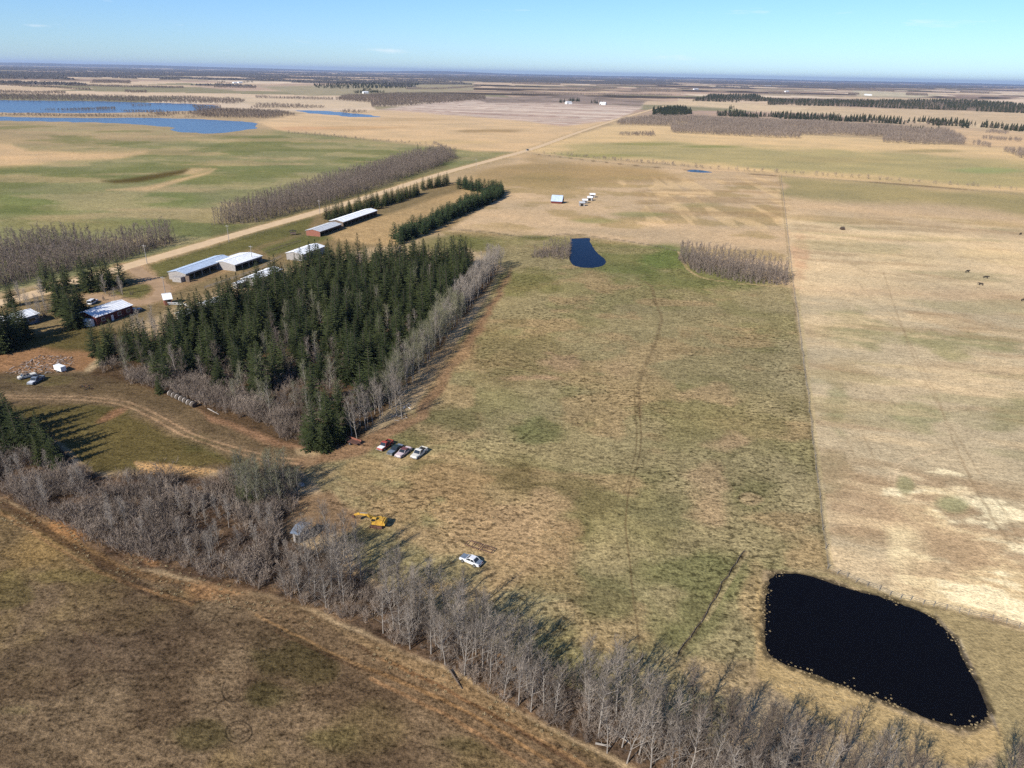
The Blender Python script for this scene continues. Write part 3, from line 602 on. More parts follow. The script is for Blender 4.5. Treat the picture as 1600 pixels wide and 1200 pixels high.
def aspen_t(seed, h=11.0, spread=.22, nb=22, tw=8, sub=3, twig=.045, base=.32, up=1.0, lean=.05, fork=0):
    r = random.Random(seed); tk = TT(); cr = TT()
    stems = [np.zeros(3)]
    lx, ly = r.gauss(0, lean), r.gauss(0, lean)
    path = []
    for i in range(8):
        t = i/7; path.append(np.array([lx*h*t**1.3+r.gauss(0, .012*h)*t, ly*h*t**1.3+r.gauss(0, .012*h)*t, h*t*.95-.1*(i == 0)]))
    rad = [h*.0125*(1-.86*(i/7)) for i in range(8)]
    V, T = tubeT(path, rad, 5); tk.add(V, T)
    def at(t):
        x = t*7; i = min(int(x), 6); return path[i]+(path[i+1]-path[i])*(x-i)
    az = r.uniform(0, 6.28)
    for b in range(nb):
        t = base+(1-base)*(b+r.random())/nb*.98; az += 2.4+r.gauss(0, .4)
        L = h*spread*(1.25-.75*(t-base)/(1-base))*r.uniform(.6, 1.25); e = R_(r.uniform(25, 55)+20*(t-base)) * up
        d = np.array([math.cos(az)*math.cos(e), math.sin(az)*math.cos(e), math.sin(e)])
        p = at(t); bp = [p]; dd = d.copy()
        for k in range(3):
            dd = unit(dd+np.array([r.gauss(0, .16), r.gauss(0, .16), .16+r.gauss(0, .1)])); bp.append(bp[-1]+dd*L/3)
        V, T = tubeT(bp, [h*.0048, h*.0036, h*.0024, h*.001], 3); tk.add(V, T)
        for q in range(tw):
            s = r.uniform(.2, 1.0)*3; i = min(int(s), 2); p0 = bp[i]+(bp[i+1]-bp[i])*(s-i)
            d2 = unit(unit(bp[i+1]-bp[i])*.8+np.array([r.gauss(0, .55), r.gauss(0, .55), .35+r.gauss(0, .35)])); l2 = h*r.uniform(.05, .12)
            cr.blade(p0, d2*l2, twig, r)
            for m in range(sub):
                d3 = unit(d2+np.array([r.gauss(0, .6), r.gauss(0, .6), r.gauss(0, .45)+.15])); cr.blade(p0+d2*l2*r.uniform(.3, .9), d3*l2*r.uniform(.5, .9), twig*.8, r)
    for q in range(10):
        cr.blade(at(r.uniform(.85, 1)), unit(np.array([r.gauss(0, .4), r.gauss(0, .4), 1]))*h*.1, twig, r)
    return tk.arr(), cr.arr()
def shrub_t(seed, h=3.0, n=16, tw=7, wid=.05, spread=.55):
    r = random.Random(seed); cr = TT()
    for i in range(n):
        az = r.uniform(0, 6.28); e = r.uniform(.15, spread); b = np.array([r.gauss(0, .25)*h*.5, r.gauss(0, .25)*h*.5, -.05])
        d = unit(np.array([math.cos(az)*e, math.sin(az)*e, 1])); L = h*r.uniform(.6, 1.05)
        cr.blade(b, d*L, wid*1.5, r)
        for q in range(tw):
            s = r.uniform(.25, .95); d2 = unit(d+np.array([r.gauss(0, .5), r.gauss(0, .5), r.gauss(0, .3)])); l2 = L*r.uniform(.18, .4); p = b+d*L*s
            cr.blade(p, d2*l2, wid, r); cr.blade(p+d2*l2*.5, unit(d2+np.array([r.gauss(0, .6), r.gauss(0, .6), .1]))*l2*.6, wid*.8, r)
    return cr.arr()
def conifer_t(seed, h=14.0, R=.17, wh=22, per=8, pw=.85, base=.05, droop=.28, seg=4, fat=1.0, ragged=.25):
    r = random.Random(seed); tk = TT(); cr = TT()
    lx, ly = r.gauss(0, .012), r.gauss(0, .012)
    ax = lambda t: np.array([lx*h*t, ly*h*t, h*t])
    V, T = tubeT([ax(0)-np.array([0, 0, .1]), ax(.5), ax(.97)], [h*.014, h*.008, h*.002], 5); tk.add(V, T)
    for w in range(wh):
        t = base+(1-base)*(w/wh)**.92; rr = h*R*max((1-t), .0)**pw+.12
        if t < .16: rr *= .75+.25*t/.16
        m = max(4, int(per*(1-.45*t)))
        a0 = r.uniform(0, 6.28)
        for b in range(m):
            az = a0+6.283*b/m+r.gauss(0, .22); L = rr*r.uniform(1-ragged, 1+ragged)
            dr = droop*(1-.9*t)+r.gauss(0, .06); up = .55*t
            o = np.array([math.cos(az), math.sin(az), 0]); sd_ = np.array([-o[1], o[0], 0]); z0 = ax(t)
            pts = [z0+o*L*s+np.array([0, 0, L*(up*s-dr*s*1.3+dr*.55*s*s)]) for s in np.linspace(0, 1, seg+1)]
            for k in range(seg):
                wd = L*fat*.30*(1-(k/seg)**2*.75)*r.uniform(.7, 1.25)
                for sg in (-1, 1):
                    tip = pts[k]+o*L*.34+sd_*sg*wd+np.array([0, 0, -L*.10*r.random()-.04*h*.1])
                    cr.tri(pts[k], pts[k+1], tip)
            if r.random() < .6: cr.tri(pts[1], pts[-1], (pts[2]+np.array([r.gauss(0, .05), r.gauss(0, .05), -.22])*L))
    top = ax(1.0)
    for k in range(4):
        az = k*1.57+r.random(); cr.tri(ax(.93)+np.array([math.cos(az), math.sin(az), 0])*h*.012, ax(.93)-np.array([math.cos(az), math.sin(az), 0])*h*.012, top)
    return tk.arr(), cr.arr()
def farconifer_t(seed, h=14.0, R=.2, wh=6, per=6):
    r = random.Random(seed); cr = TT()
    for w in range(wh):
        t = .05+.9*w/wh; rr = h*R*(1-t)**.85
        for b in range(per):
            az = 6.283*(b+.5*(w % 2))/per+r.gauss(0, .2); o = np.array([math.cos(az), math.sin(az), 0]); s = np.array([-o[1], o[0], 0])
            L = rr*r.uniform(.75, 1.2); cr.tri(np.array([0, 0, h*(t+.2)]), o*L+s*rr*.5+np.array([0, 0, h*t]), o*L-s*rr*.5+np.array([0, 0, h*t-.03*h]))
    return cr.arr()
def farbare_t(seed, h=11.0, n=26, wid=.35, spread=.22):
    """bare crown for far woods: upright twig sprays"""
    r = random.Random(seed); cr = TT()
    for i in range(n):
        t = r.uniform(.1, .8); az = r.uniform(0, 6.28); q = h*spread*math.sqrt(r.random())*(1.15-.3*t)
        p = np.array([math.cos(az)*q*.6, math.sin(az)*q*.6, h*t*.8]); d = np.array([math.cos(az)*q*.7, math.sin(az)*q*.7, h*r.uniform(.2, .38)])
        cr.blade(p, d, wid*r.uniform(.6, 1.3), r)
    cr.blade(np.array([0, 0, -.1]), np.array([r.gauss(0, .03)*h, r.gauss(0, .03)*h, h*.95]), wid*.7, r)
    return cr.arr()
def scatter_arrays(tmpls, pts, hs, sxy=None, tint=(0, .45), slots=(0, 1)):
    pts = np.asarray(pts, float); n = len(pts); which = rng.integers(0, len(tmpls), n)
    ang = rng.uniform(0, 6.283, n); Vs = []; Ts = []; Ms = []; Tn = []; base = 0
    tn = rng.uniform(tint[0], tint[1], n)
    for w, tm in enumerate(tmpls):
        sel = np.where(which == w)[0]
        if not len(sel): continue
        comps = [tm] if getattr(tm[0], 'ndim', 0) == 2 else list(tm)
        for ci, (V, T) in enumerate(comps):
            c = np.cos(ang[sel])[:, None]; s = np.sin(ang[sel])[:, None]; k = hs[sel][:, None]; kx = k*(1 if sxy is None else sxy[sel][:, None])
            X = (V[None, :, 0]*c-V[None, :, 1]*s)*kx+pts[sel, 0][:, None]; Y = (V[None, :, 0]*s+V[None, :, 1]*c)*kx+pts[sel, 1][:, None]
            Z = V[None, :, 2]*k+np.zeros_like(X)
            Vs.append(np.stack([X, Y, Z], 2).reshape(-1, 3)); Tn.append(np.repeat(tn[sel], len(V)))
            off = base+np.arange(len(sel))[:, None, None]*len(V); Ts.append((T[None]+off).reshape(-1, 3)); Ms.append(np.full(len(sel)*len(T), slots[ci])); base += len(sel)*len(V)
    return np.concatenate(Vs), np.concatenate(Ts), np.concatenate(Ms), np.concatenate(Tn)
def merge_mesh(name, packs, mats):
    b = 0; A = [[], [], [], []]
    for V, T, Mi, Tn in packs:
        A[0].append(V); A[1].append(T+b); A[2].append(Mi); A[3].append(Tn); b += len(V)
    V, T, Mi, Tn = [np.concatenate(q) for q in A]
    return meshobj(name, npmesh(name, V, T, Mi, [('tint', 'FLOAT', Tn)]), mats)
def scatter_merge(name, tmpls, pts, hs, mats, sxy=None, tint=(0, .45)):
    """one mesh from many copies; tmpls: list of (V,T) or list of ((V,T),(V,T)) trunk/crown"""
    return merge_mesh(name, [scatter_arrays(tmpls, pts, hs, sxy, tint)], mats)
def sample(poly_px, spacing, n=100000, clip=None):
    """random points at least spacing apart inside a ground polygon (given where it is seen in the photo)"""
    w = wpoly(poly_px); xs = [p[0] for p in w]; ys = [p[1] for p in w]
    area = (max(xs)-min(xs))*(max(ys)-min(ys)); k = int(min(area/(spacing**2)*5, 400000))
    x = rng.uniform(min(xs), max(xs), k); y = rng.uniform(min(ys), max(ys), k); i = inside(x, y, w); x = x[i]; y = y[i]
    cell = {}; out = []
    for a, b in zip(x, y):
        ci, cj = int(a//spacing), int(b//spacing); ok = True
        for di in (-1, 0, 1):
            for dj in (-1, 0, 1):
                for (p, q) in cell.get((ci+di, cj+dj), ()):
                    if (p-a)**2+(q-b)**2 < spacing**2: ok = False
        if ok: cell.setdefault((ci, cj), []).append((a, b)); out.append((a, b))
        if len(out) >= n: break
    return np.array(out).reshape(-1, 2)
def along(pts_px, step, jit):
    w = [P(*p)[:2] for p in pts_px]; out = []
    for a, b in zip(w[:-1], w[1:]):
        L = np.linalg.norm(b-a); k = max(1, int(L/step))
        for i in range(k): out.append(a+(b-a)*(i+rng.random()*.6)/k+rng.normal(0, jit, 2))
    return np.array(out)
def tree_protos(name, tm, mt, mc, n0):
    """mesh data for trunk and crown of each variant"""
    out = []
    for tk, cr in tm:
        out.append((npmesh('trunk', tk[0], tk[1]), npmesh('crown', cr[0], cr[1])))
        out[-1][0].materials.append(mt); out[-1][1].materials.append(mc)
    return out
def plant(protos, name, cat, group, x, y, h, h0, label, wide=1.0, rz=None):
    tkm, crm = random.choice(protos)
    t = thing(name, label, cat, (x, y, 0), random.uniform(0, 6.28), group); s = h/h0
    t.scale = (s*wide, s*wide, s)
    for nm, me in (('trunk', tkm), ('crown', crm)):
        o = bpy.data.objects.new(nm, me); COL.objects.link(o); o.parent = t
    return t
SPR = [conifer_t(100+i, 14, R=.165+.02*(i % 3), wh=20+i % 4, per=8, ragged=.28) for i in range(6)]
PIN = [conifer_t(200+i, 8, R=.27, wh=13, per=9, pw=.62, base=.03, droop=.12, fat=1.2, ragged=.3) for i in range(4)]
ASP = [aspen_t(300+i, 11, spread=.20+.025*(i % 4), nb=20+i % 6, tw=9, sub=3, base=.20+.07*(i % 3), lean=.075, twig=.036) for i in range(8)]
DEN = [aspen_t(400+i, 9, spread=.29, nb=28, tw=10, sub=3, base=.08, lean=.08, twig=.04) for i in range(5)]
SHR = [shrub_t(500+i, 3.0, 20, 9, .045, .75) for i in range(6)]
pSPR = tree_protos('spruce', SPR, M_BARK, M_SPRUCE, 0); pPIN = tree_protos('pine', PIN, M_BARK, M_PINE, 0)
pASP = tree_protos('aspen', ASP, M_ASPBARK, M_TWIG, 0); pDEN = tree_protos('dense', DEN, M_ASPBARK, M_TWIG, 0)
pDRK = tree_protos('dark', ASP[:5], M_BARK, M_TWIGD, 0)
pBUD = tree_protos('bud', DEN[:3], M_ASPBARK, M_TWIGG, 0)
#@TREES
SPRUCE = []
def spruce(group, x, y, h, label, wide=1.0): SPRUCE.append((x, y, h, label, group, wide))
BARE = []                                                     # every bare tree near enough to count: x, y, height, kind, label, group
def bare(x, y, h, kind, label, group): BARE.append((x, y, h, kind, label, group))
# --- the spruce grove
GROVE = [(150, 575), (195, 548), (250, 555), (300, 512), (350, 492), (410, 464), (470, 436), (520, 420), (640, 414), (740, 414), (728, 450), (690, 500), (640, 560), (600, 610), (560, 650), (515, 692), (470, 672), (400, 640), (300, 612), (200, 590)]
gp = sample(GROVE, 4.0)
n_spr = 0
def inp(u, v, poly): return bool(inside(np.array([u]), np.array([v]), poly)[0])
gbrush = []
for x, y in gp:
    u, v = proj(x, y, 0.0); u = float(u); v = float(v)
    inner = inp(u, v, [(390, 640), (430, 520), (540, 480), (640, 490), (640, 560), (560, 650), (500, 680)])
    frontedge = inp(u, v, [(140, 560), (300, 585), (420, 600), (560, 600), (560, 660), (515, 700), (440, 680), (300, 640), (140, 600)])
    q = random.random(); pr = .50 if frontedge else (.28 if inner else .04)
    if q < pr:
        if random.random() < .6: bare(x, y, random.uniform(7, 11), 'bud', 'greenish grey budding tree among the spruces of the grove', 'bare trees inside the spruce grove')
        else: bare(x, y, random.uniform(8, 12), 'drk', 'bare brown tree standing among the spruces of the grove', 'bare trees inside the spruce grove')
    elif frontedge and q < .80: pass
    else:
        h = random.uniform(11, 17) if v < 520 else random.uniform(9, 15)
        spruce('spruces of the dense grove', x, y, h, 'dark green spruce in the far half of the dense grove near the white-roofed sheds' if v < 500 else 'dark green spruce in the near half of the dense grove', random.uniform(1.05, 1.5)); n_spr += 1
for u, v, h in [(492, 702, 14), (480, 694, 10), (505, 706, 8), (515, 703, 6.5), (530, 690, 9), (408, 612, 15), (430, 600, 13), (395, 622, 8), (290, 590, 11), (270, 578, 10), (345, 600, 9), (545, 672, 7), (250, 615, 6)]:
    p = P(u, v); spruce('spruces on the near edge of the grove', p[0], p[1], h, 'spruce on the near edge of the grove among bare brush', 1.3); n_spr += 1
# --- spruce rows and yard spruces
def conrow(px, step, jit, h0, h1, protos, name, hb, group, label, wide=1.1):
    for x, y in along(px, step, jit):
        if protos is pSPR: spruce(group, x, y, random.uniform(h0, h1), label, random.uniform(.9, 1.2)*wide); continue
        plant(protos, name, 'tree', group, x, y, random.uniform(h0, h1), hb, label, random.uniform(.9, 1.2)*wide)
conrow([(510, 343), (560, 329), (600, 318), (654, 303)], 2.8, .8, 7.5, 11, pSPR, 'spruce_tree', 14, 'spruce row along the gravel road', 'spruce in the row between gravel road and long white-roofed shed', 1.35)
conrow([(514, 346), (600, 322), (652, 306)], 4, 1.2, 6.5, 9.5, pSPR, 'spruce_tree', 14, 'spruce row along the gravel road', 'spruce in the row between gravel road and long white-roofed shed', 1.35)
conrow([(662, 295), (700, 286)], 4, 1.2, 7.5, 10, pSPR, 'spruce_tree', 14, 'short spruce block by the road', 'spruce in the short block past the end of the roadside row', 1.4)
conrow([(664, 297), (699, 289)], 4, 1.2, 7, 9, pSPR, 'spruce_tree', 14, 'short spruce block by the road', 'spruce in the short block past the end of the roadside row', 1.4)
LB = 'bushy pine in the bent shelterbelt beyond the grove'
for off in (-3, 1, 5): conrow([(620, 376+off), (660, 360+off), (700, 340+off), (740, 322+off), (786, 303+off)], 3.6, 1.0, 6.5, 10, pPIN, 'pine_tree', 8, 'pines of the bent shelterbelt', LB)
for off in (-2, 1, 4): conrow([(718, 291+off), (750, 297+off), (785, 301+off)], 3.6, 1.0, 6.5, 9.5, pPIN, 'pine_tree', 8, 'pines of the bent shelterbelt', LB)
for px_, step, h0, h1, lb in [([(76, 453), (120, 450), (198, 443)], 3.4, 11, 15, 'tall spruce in the row by the farm entrance'), ([(82, 458), (150, 455), (190, 449)], 4.5, 10, 13, 'tall spruce in the row by the farm entrance'),
                              ([(96, 488), (106, 500), (118, 508), (128, 496), (112, 520)], 4, 12, 15, 'tall spruce beside the red-walled house'), ([(2, 482), (22, 478), (44, 470)], 5, 8, 10, 'spruce behind the left houses'), ([(-20, 545), (0, 540), (10, 552), (22, 545), (34, 528), (20, 520), (-10, 530)], 3.6, 12, 16, 'spruce in front of the grey-sided house')]:
    conrow(px_, step, 1.0, h0, h1, pSPR, 'spruce_tree', 14, lb.replace('tall ', '')+'s group', lb, 1.3)
for u, v, h in [(150, 556, 13), (180, 550, 12), (172, 562, 11), (215, 562, 15), (238, 572, 15), (225, 556, 13), (160, 570, 9), (205, 545, 11), (260, 545, 13)]:
    p = P(u, v); spruce('spruces at the left tip of the grove', p[0], p[1], h, 'spruce at the left tip of the grove below the red-walled house', 1.15)
for u, v, h in [(0, 672, 15), (18, 680, 14), (-12, 705, 14), (36, 712, 13), (70, 712, 12), (8, 690, 15), (30, 702, 14), (52, 712, 12), (-20, 690, 13), (76, 722, 10), (88, 730, 9), (-60, 670, 14), (-40, 710, 12), (15, 715, 9), (62, 726, 8), (-90, 660, 13), (40, 690, 10)]:
    p = P(u, v); spruce('spruces below the curved track', p[0], p[1], h, 'spruce at the left end of the hedgerow casting long shadow on the lawn', 1.2)
for u, v, h in [(385, 795, 6), (395, 800, 5), (375, 788, 5)]:
    p = P(u, v); spruce('small spruces by the budding clump', p[0], p[1], h, 'small spruce under the green budding tree clump', 1.3)
# --- aspens beside the grove and in the hedgerow across the foreground
ASTRIP = [(560, 688), (600, 650), (650, 592), (700, 530), (745, 468), (785, 416), (765, 415), (730, 455), (690, 505), (640, 575), (590, 635), (545, 680)]
for x, y in sample(ASTRIP, 1.9):
    u, v = proj(x, y); green = 490 < v < 640 and random.random() < .8
    if green: bare(x, y, random.uniform(8, 11), 'bud', 'slender aspen with greenish buds on the grove flank', 'aspens along the right flank of the grove')
    else: bare(x, y, random.uniform(8, 11.5), 'asp', 'slender bare aspen along the right flank of the spruce grove', 'aspens along the right flank of the grove')
for u, v, h in [(620, 650, 12), (628, 654, 11), (612, 640, 10), (575, 668, 9)]:
    p = P(u, v); bare(p[0], p[1], h, 'asp', 'tall pale aspen at the open corner of the grove', 'pale aspens at the grove corner')
for px_, k_ in [([(28, 470), (70, 462), (84, 490), (60, 505), (35, 480)], 4.0), ([(150, 462), (190, 455), (205, 462), (170, 472)], 4.5), ([(205, 520), (240, 505), (250, 530), (215, 545)], 3.5)]:
    for x, y in sample(px_, k_): bare(x, y, random.uniform(4.5, 8), 'den', 'bare yard tree beside the farm houses', 'bare trees round the farm houses')
HTREE = [(-120, 650), (0, 700), (80, 735), (160, 765), (260, 770), (360, 775), (430, 800), (440, 838), (520, 862), (600, 905), (700, 958), (800, 1010), (900, 1064), (1000, 1106), (1100, 1150), (1250, 1195), (1500, 1250), (1700, 1290), (1700, 1400), (1300, 1330), (1150, 1288), (1020, 1213), (930, 1170), (800, 1100), (700, 1042), (600, 996), (520, 958), (420, 922), (330, 895), (230, 860), (120, 815), (0, 760), (-120, 710)]
for x, y in sample(HTREE, 1.75):
    u, v = proj(x, y); u = float(u); v = float(v)
    if 430 < u < 495 and 800 < v < 868: continue
    if u < 460 and random.random() < .5: continue
    if fbm(np.array([x/5.]), np.array([y/5.]), 191, 2)[0] < .38: continue
    if u < 460: h = random.uniform(2.8, 6.5); kd = 'den' if random.random() < .75 else 'asp'; lb = 'low bare tree in the left part of the foreground hedgerow'
    elif u < 850: h = random.uniform(6.5, 10.5); kd = 'asp' if random.random() < .6 else 'den'; lb = 'grey bare tree in the middle of the foreground hedgerow'
    else: h = random.uniform(7, 11.5); kd = 'asp' if random.random() < .75 else 'den'; lb = 'pale-barked bare aspen in the near end of the foreground hedgerow'
    if u > 1060 and random.random() < .7: kd = 'drk'; lb = 'dark-barked bare tree in the hedgerow below the black pond'
    bare(x, y, h, kd, lb, 'bare trees of the foreground hedgerow')
for x, y in sample([(355, 770), (390, 752), (440, 756), (470, 768), (440, 800), (395, 806)], 1.8): bare(x, y, random.uniform(6.5, 10), 'bud', 'slender tree with green buds in the clump below the track end', 'green budding clump by the track')
BARE.sort(key=lambda r: math.hypot(r[0], r[1])/r[2])
KD = {'drk': (pDRK, 11, ASP[:5]), 'asp': (pASP, 11, ASP), 'den': (pDEN, 9, DEN), 'bud': (pBUD, 9, DEN[:3])}
for x, y, h, kd, lb, gr in BARE[:290]: plant(KD[kd][0], 'bare_tree', 'tree', gr, x, y, h, KD[kd][1], lb, random.uniform(.85, 1.15))
# --- brushwood under hedgerow and along grove edges (uncountable)
bp = [sample([(-200, 600), (0, 665), (60, 690), (110, 730), (170, 752), (230, 746), (330, 750), (400, 740), (440, 755), (430, 830), (520, 866), (600, 908), (700, 962), (800, 1014), (900, 1068), (1000, 1110), (1100, 1156), (1250, 1195), (1500, 1248), (1700, 1290), (1700, 1410), (1300, 1330), (1150, 1290), (1020, 1214), (930, 1171), (800, 1103), (700, 1044), (600, 998), (520, 960), (420, 925), (330, 900), (230, 875), (150, 850), (60, 800), (0, 768), (-200, 690)], 1.25),
      sample([(140, 592), (230, 602), (300, 630), (400, 660), (440, 688), (490, 704), (470, 660), (400, 620), (300, 590), (180, 570)], 1.7)]
gb = sample([(150, 585), (300, 590), (430, 560), (560, 560), (640, 560), (560, 655), (510, 695), (440, 675), (300, 620)], 2.0)
s1 = sample([(385, 760), (470, 745), (460, 800), (400, 815)], 1.6)
b_all = np.concatenate(bp+[s1, gb]); uu, vv = proj(b_all[:, 0], b_all[:, 1])
keep = ~((uu > 435) & (uu < 490) & (vv > 805) & (vv < 860)) & (fbm(b_all[:, 0]/7, b_all[:, 1]/7, 151, 3) > np.where(uu < 460, .36, .33)); b_all = b_all[keep]; uu = uu[keep]
hs = rng.uniform(.45, 1.35, len(b_all))*np.where(uu < 460, 1.15, .8)
o = scatter_merge('brushwood', SHR, b_all, hs, [M_BRUSH]); tag(o, 'tangled grey brown brushwood under the hedgerow and grove edge', 'brushwood', kind='stuff')
# --- remaining aspens as one mass
MIDB = [(aspen_t(600+i, 11, spread=.19, nb=11, tw=5, sub=3, twig=.10, base=.15)) for i in range(5)]
W1 = [(-150, 455), (-40, 445), (60, 415), (140, 398), (200, 384), (262, 370), (275, 378), (190, 408), (90, 428), (0, 450), (-150, 500)]
W1b = [(-150, 400), (0, 392), (60, 378), (120, 378), (160, 388), (60, 412), (-40, 440), (-150, 460)]
W2 = [(330, 352), (380, 330), (460, 305), (560, 275), (640, 250), (690, 240), (714, 247), (690, 258), (600, 290), (500, 322), (400, 348), (340, 353)]
W4 = [(832, 403), (888, 406), (892, 385), (870, 388), (835, 398)]
W5 = [(1058, 405), (1085, 425), (1130, 436), (1180, 444), (1228, 446), (1230, 432), (1190, 420), (1130, 410), (1066, 398)]
midp = np.concatenate([sample(W1, 2.0), sample(W1b, 2.4), sample(W2, 2.1), sample(W4, 1.9), sample(W5, 1.9)])
hm_ = rng.uniform(.62, 1.08, len(midp))
mu, mv = proj(midp[:, 0], midp[:, 1]); sm = inside(mu, mv, [(820, 420), (900, 420), (900, 370), (820, 370)]) ; hm_ = np.where(sm, hm_*.62, hm_)
hm_ = np.where(inside(mu, mv, [(1040, 380), (1250, 380), (1250, 460), (1040, 460)]), hm_*.86, hm_)
hm_ = np.where((mu < 300) & (mv < 500), hm_*1.0, hm_)
packs = [scatter_arrays(MIDB, midp, hm_, None, (0, .45), (3, 3))]
for kd in KD:
    r_ = [q for q in BARE[290:] if q[3] == kd]
    if r_: packs.append(scatter_arrays(KD[kd][2], np.array([q[:2] for q in r_]), np.array([q[2] for q in r_])/KD[kd][1], None, (0, .45), (0, {'bud': 2, 'drk': 3}.get(kd, 1))))
o = merge_mesh('bare_aspen_woods', packs, [M_ASPBARK, M_TWIG, M_TWIGG, M_TWIGFAR]); tag(o, 'bare purplish grey trees massed in the roadside woods, pasture clumps and grove', 'woodland', kind='stuff')
mb = np.concatenate([sample(W1, 2.0), sample(W1b, 2.4), sample(W2, 3.0), sample(W4, 2.0), sample(W5, 2.0), sample([(215, 535), (240, 520), (250, 530), (225, 545)], 2), sample([(40, 500), (90, 470), (100, 485), (60, 505)], 2.5), sample([(210, 460), (160, 470), (185, 450)], 4)])
o = scatter_merge('woodland_undergrowth', [shrub_t(520+i, 3, 9, 4, .16) for i in range(4)], mb, rng.uniform(.5, 1.1, len(mb)), [M_TWIGFAR]); tag(o, 'dark twiggy undergrowth at the foot of the bare aspen woods', 'undergrowth', kind='stuff')
# lone conifers in the roadside wood
for u, v, h in [(653, 243, 14), (671, 246, 11), (679, 247, 10), (643, 247, 9)]:
    p = P(u, v); spruce('spruces standing above the roadside aspen wood', p[0], p[1], h, 'lone dark spruce rising above the bare roadside wood', 1.0)
for px_ in ([(452, 452), (480, 441), (524, 424)], [(392, 476), (420, 463), (450, 450)], [(278, 528), (310, 512), (345, 498), (380, 482)], [(270, 535), (330, 506)]):
    conrow(px_, 3.8, .8, 11, 16, pSPR, 'spruce_tree', 14, 'spruces of the dense grove', 'dark green spruce in the far half of the dense grove near the white-roofed sheds', 1.25)
SPRUCE.sort(key=lambda r: math.hypot(r[0], r[1])/r[2])
for x, y, h, lb, gr, wd in SPRUCE[:296]: plant(pSPR, 'spruce_tree', 'tree', gr, x, y, h, 14, lb, wd)
q_ = SPRUCE[296:]
if q_:
    o = merge_mesh('spruce_mass', [scatter_arrays(SPR, np.array([r[:2] for r in q_]), np.array([r[2] for r in q_])/14, np.array([r[5] for r in q_]), (.1, .35))], [M_BARK, M_SPRUCE])
    tag(o, 'remaining dark spruces of the roadside rows and the back of the grove', 'spruces', kind='stuff')
# --- far woods
FB = [farbare_t(700+i, 11, 40, .30, .24) for i in range(8)]; FC = [farconifer_t(720+i, 14) for i in range(4)]
def woods(name, polys, sp, h0, h1, label, tm=FB, m=M_TWIGFAR, hb=11, wide=1.3, thin=.30):
    p = np.concatenate([sample(q, sp) for q in polys]); nn_ = fbm(p[:, 0]/45, p[:, 1]/45, 251, 3); p = p[nn_ > thin]; nn_ = nn_[nn_ > thin]
    k = (h0+(h1-h0)*np.clip((nn_-.3)*1.6+rng.uniform(-.25, .4, len(p)), -.2, 1.2))/hb
    o = scatter_merge(name, tm, p, k, [m], sxy=np.full(len(p), wide)); return tag(o, label, 'woodland', kind='stuff')
woods('bare_wood', [[(964, 195), (1048, 197.5), (1050, 208), (1150, 213), (1248, 217), (1250, 211), (1380, 214), (1380, 223), (1440, 226), (1505, 227), (1506, 221), (1480, 206), (1400, 200), (1250, 192), (1100, 186), (1030, 182), (970, 190)]], 5.5, 8, 12, 'broad bare grey wood right of the gravel road')
woods('bare_clump', [[(966, 212), (1022, 213.5), (1020, 208), (985, 207)]], 4.5, 6, 9, 'small round bare clump standing alone in the stubble')
woods('bare_wood', [[(1566, 236), (1600, 249), (1680, 262), (1680, 246), (1600, 236)]], 5.5, 8, 11, 'bare wood cut by the right edge of the picture')
woods('bare_wood', [[(0, 157), (150, 159), (300, 162.5), (370, 163), (385, 158), (330, 154), (200, 152), (100, 150), (0, 149), (-150, 147), (-150, 155)]], 9, 8, 12, 'grey bare wood along the far shore of the lake')
woods('bare_wood', [[(295, 178), (330, 184.5), (420, 186), (462, 180.5), (440, 176), (380, 173), (330, 172)]], 6, 7, 10, 'dark bare wood on the spit between the lakes')
woods('bare_wood', [[(525, 157), (580, 161), (582, 168.5), (640, 166), (700, 160.5), (758, 156), (758, 152), (700, 149), (620, 147), (540, 151)]], 8, 9, 13, 'long bare wood at the foot of the striped field')
woods('shore_scrub', [[(-120, 177.5), (0, 179), (150, 180.5), (300, 182.5), (330, 185), (250, 184), (130, 183.6), (0, 181.2), (-120, 180)], [(60, 172.5), (120, 171), (180, 169.5), (180, 171.5), (110, 173.5)], [(190, 174), (250, 173), (262, 176), (200, 177)], [(230, 177), (330, 178), (340, 183), (250, 182)], [(205, 165), (235, 164.6), (236, 165.6), (206, 166)], [(300, 165), (345, 166), (345, 174), (310, 175)]], 5, 3, 7, 'reedy scrub strip between the two lake arms')
BANDR = [(1200, 158), (1200, 164), (1340, 167), (1450, 171), (1600, 177), (1700, 182), (1700, 172), (1560, 162), (1490, 157), (1400, 159), (1300, 159)]
woods('bare_wood', [BANDR], 10, 7, 12, 'grey bare trees mixed through the dark wood at far right')
woods('spruce_wood', [BANDR], 11, 9, 17, 'dark spruces scattered through the wood at far right', FC, M_SPRUCEFAR, 14, 1.3, .51)
woods('bare_wood', [[(1085, 158), (1110, 150), (1180, 150), (1205, 158), (1150, 160)]], 11, 7, 12, 'grey bare trees beside the far end of the road')
woods('spruce_wood', [[(1085, 158), (1110, 150), (1180, 150), (1205, 158), (1150, 160)]], 11, 10, 16, 'dark spruces beside the far end of the road', FC, M_SPRUCEFAR, 14, 1.3, .48)
woods('spruce_wood', [[(1020, 180), (1020, 172), (1070, 170), (1080, 178), (1050, 183)]], 8, 8, 15, 'spruces at the road side corner of the broad wood', FC, M_SPRUCEFAR, 14, 1.3, .42)
woods('spruce_row', [[(1120, 182), (1250, 187), (1330, 191), (1330, 186), (1250, 181), (1120, 177)], [(1330, 190), (1480, 198), (1600, 206), (1700, 210), (1700, 203), (1600, 199), (1480, 191), (1330, 186)], [(1420, 205), (1455, 208), (1470, 204), (1430, 201)]], 8, 7, 15, 'ragged dark spruces behind the broad bare wood', FC, M_SPRUCEFAR, 14, 1.25, .50)
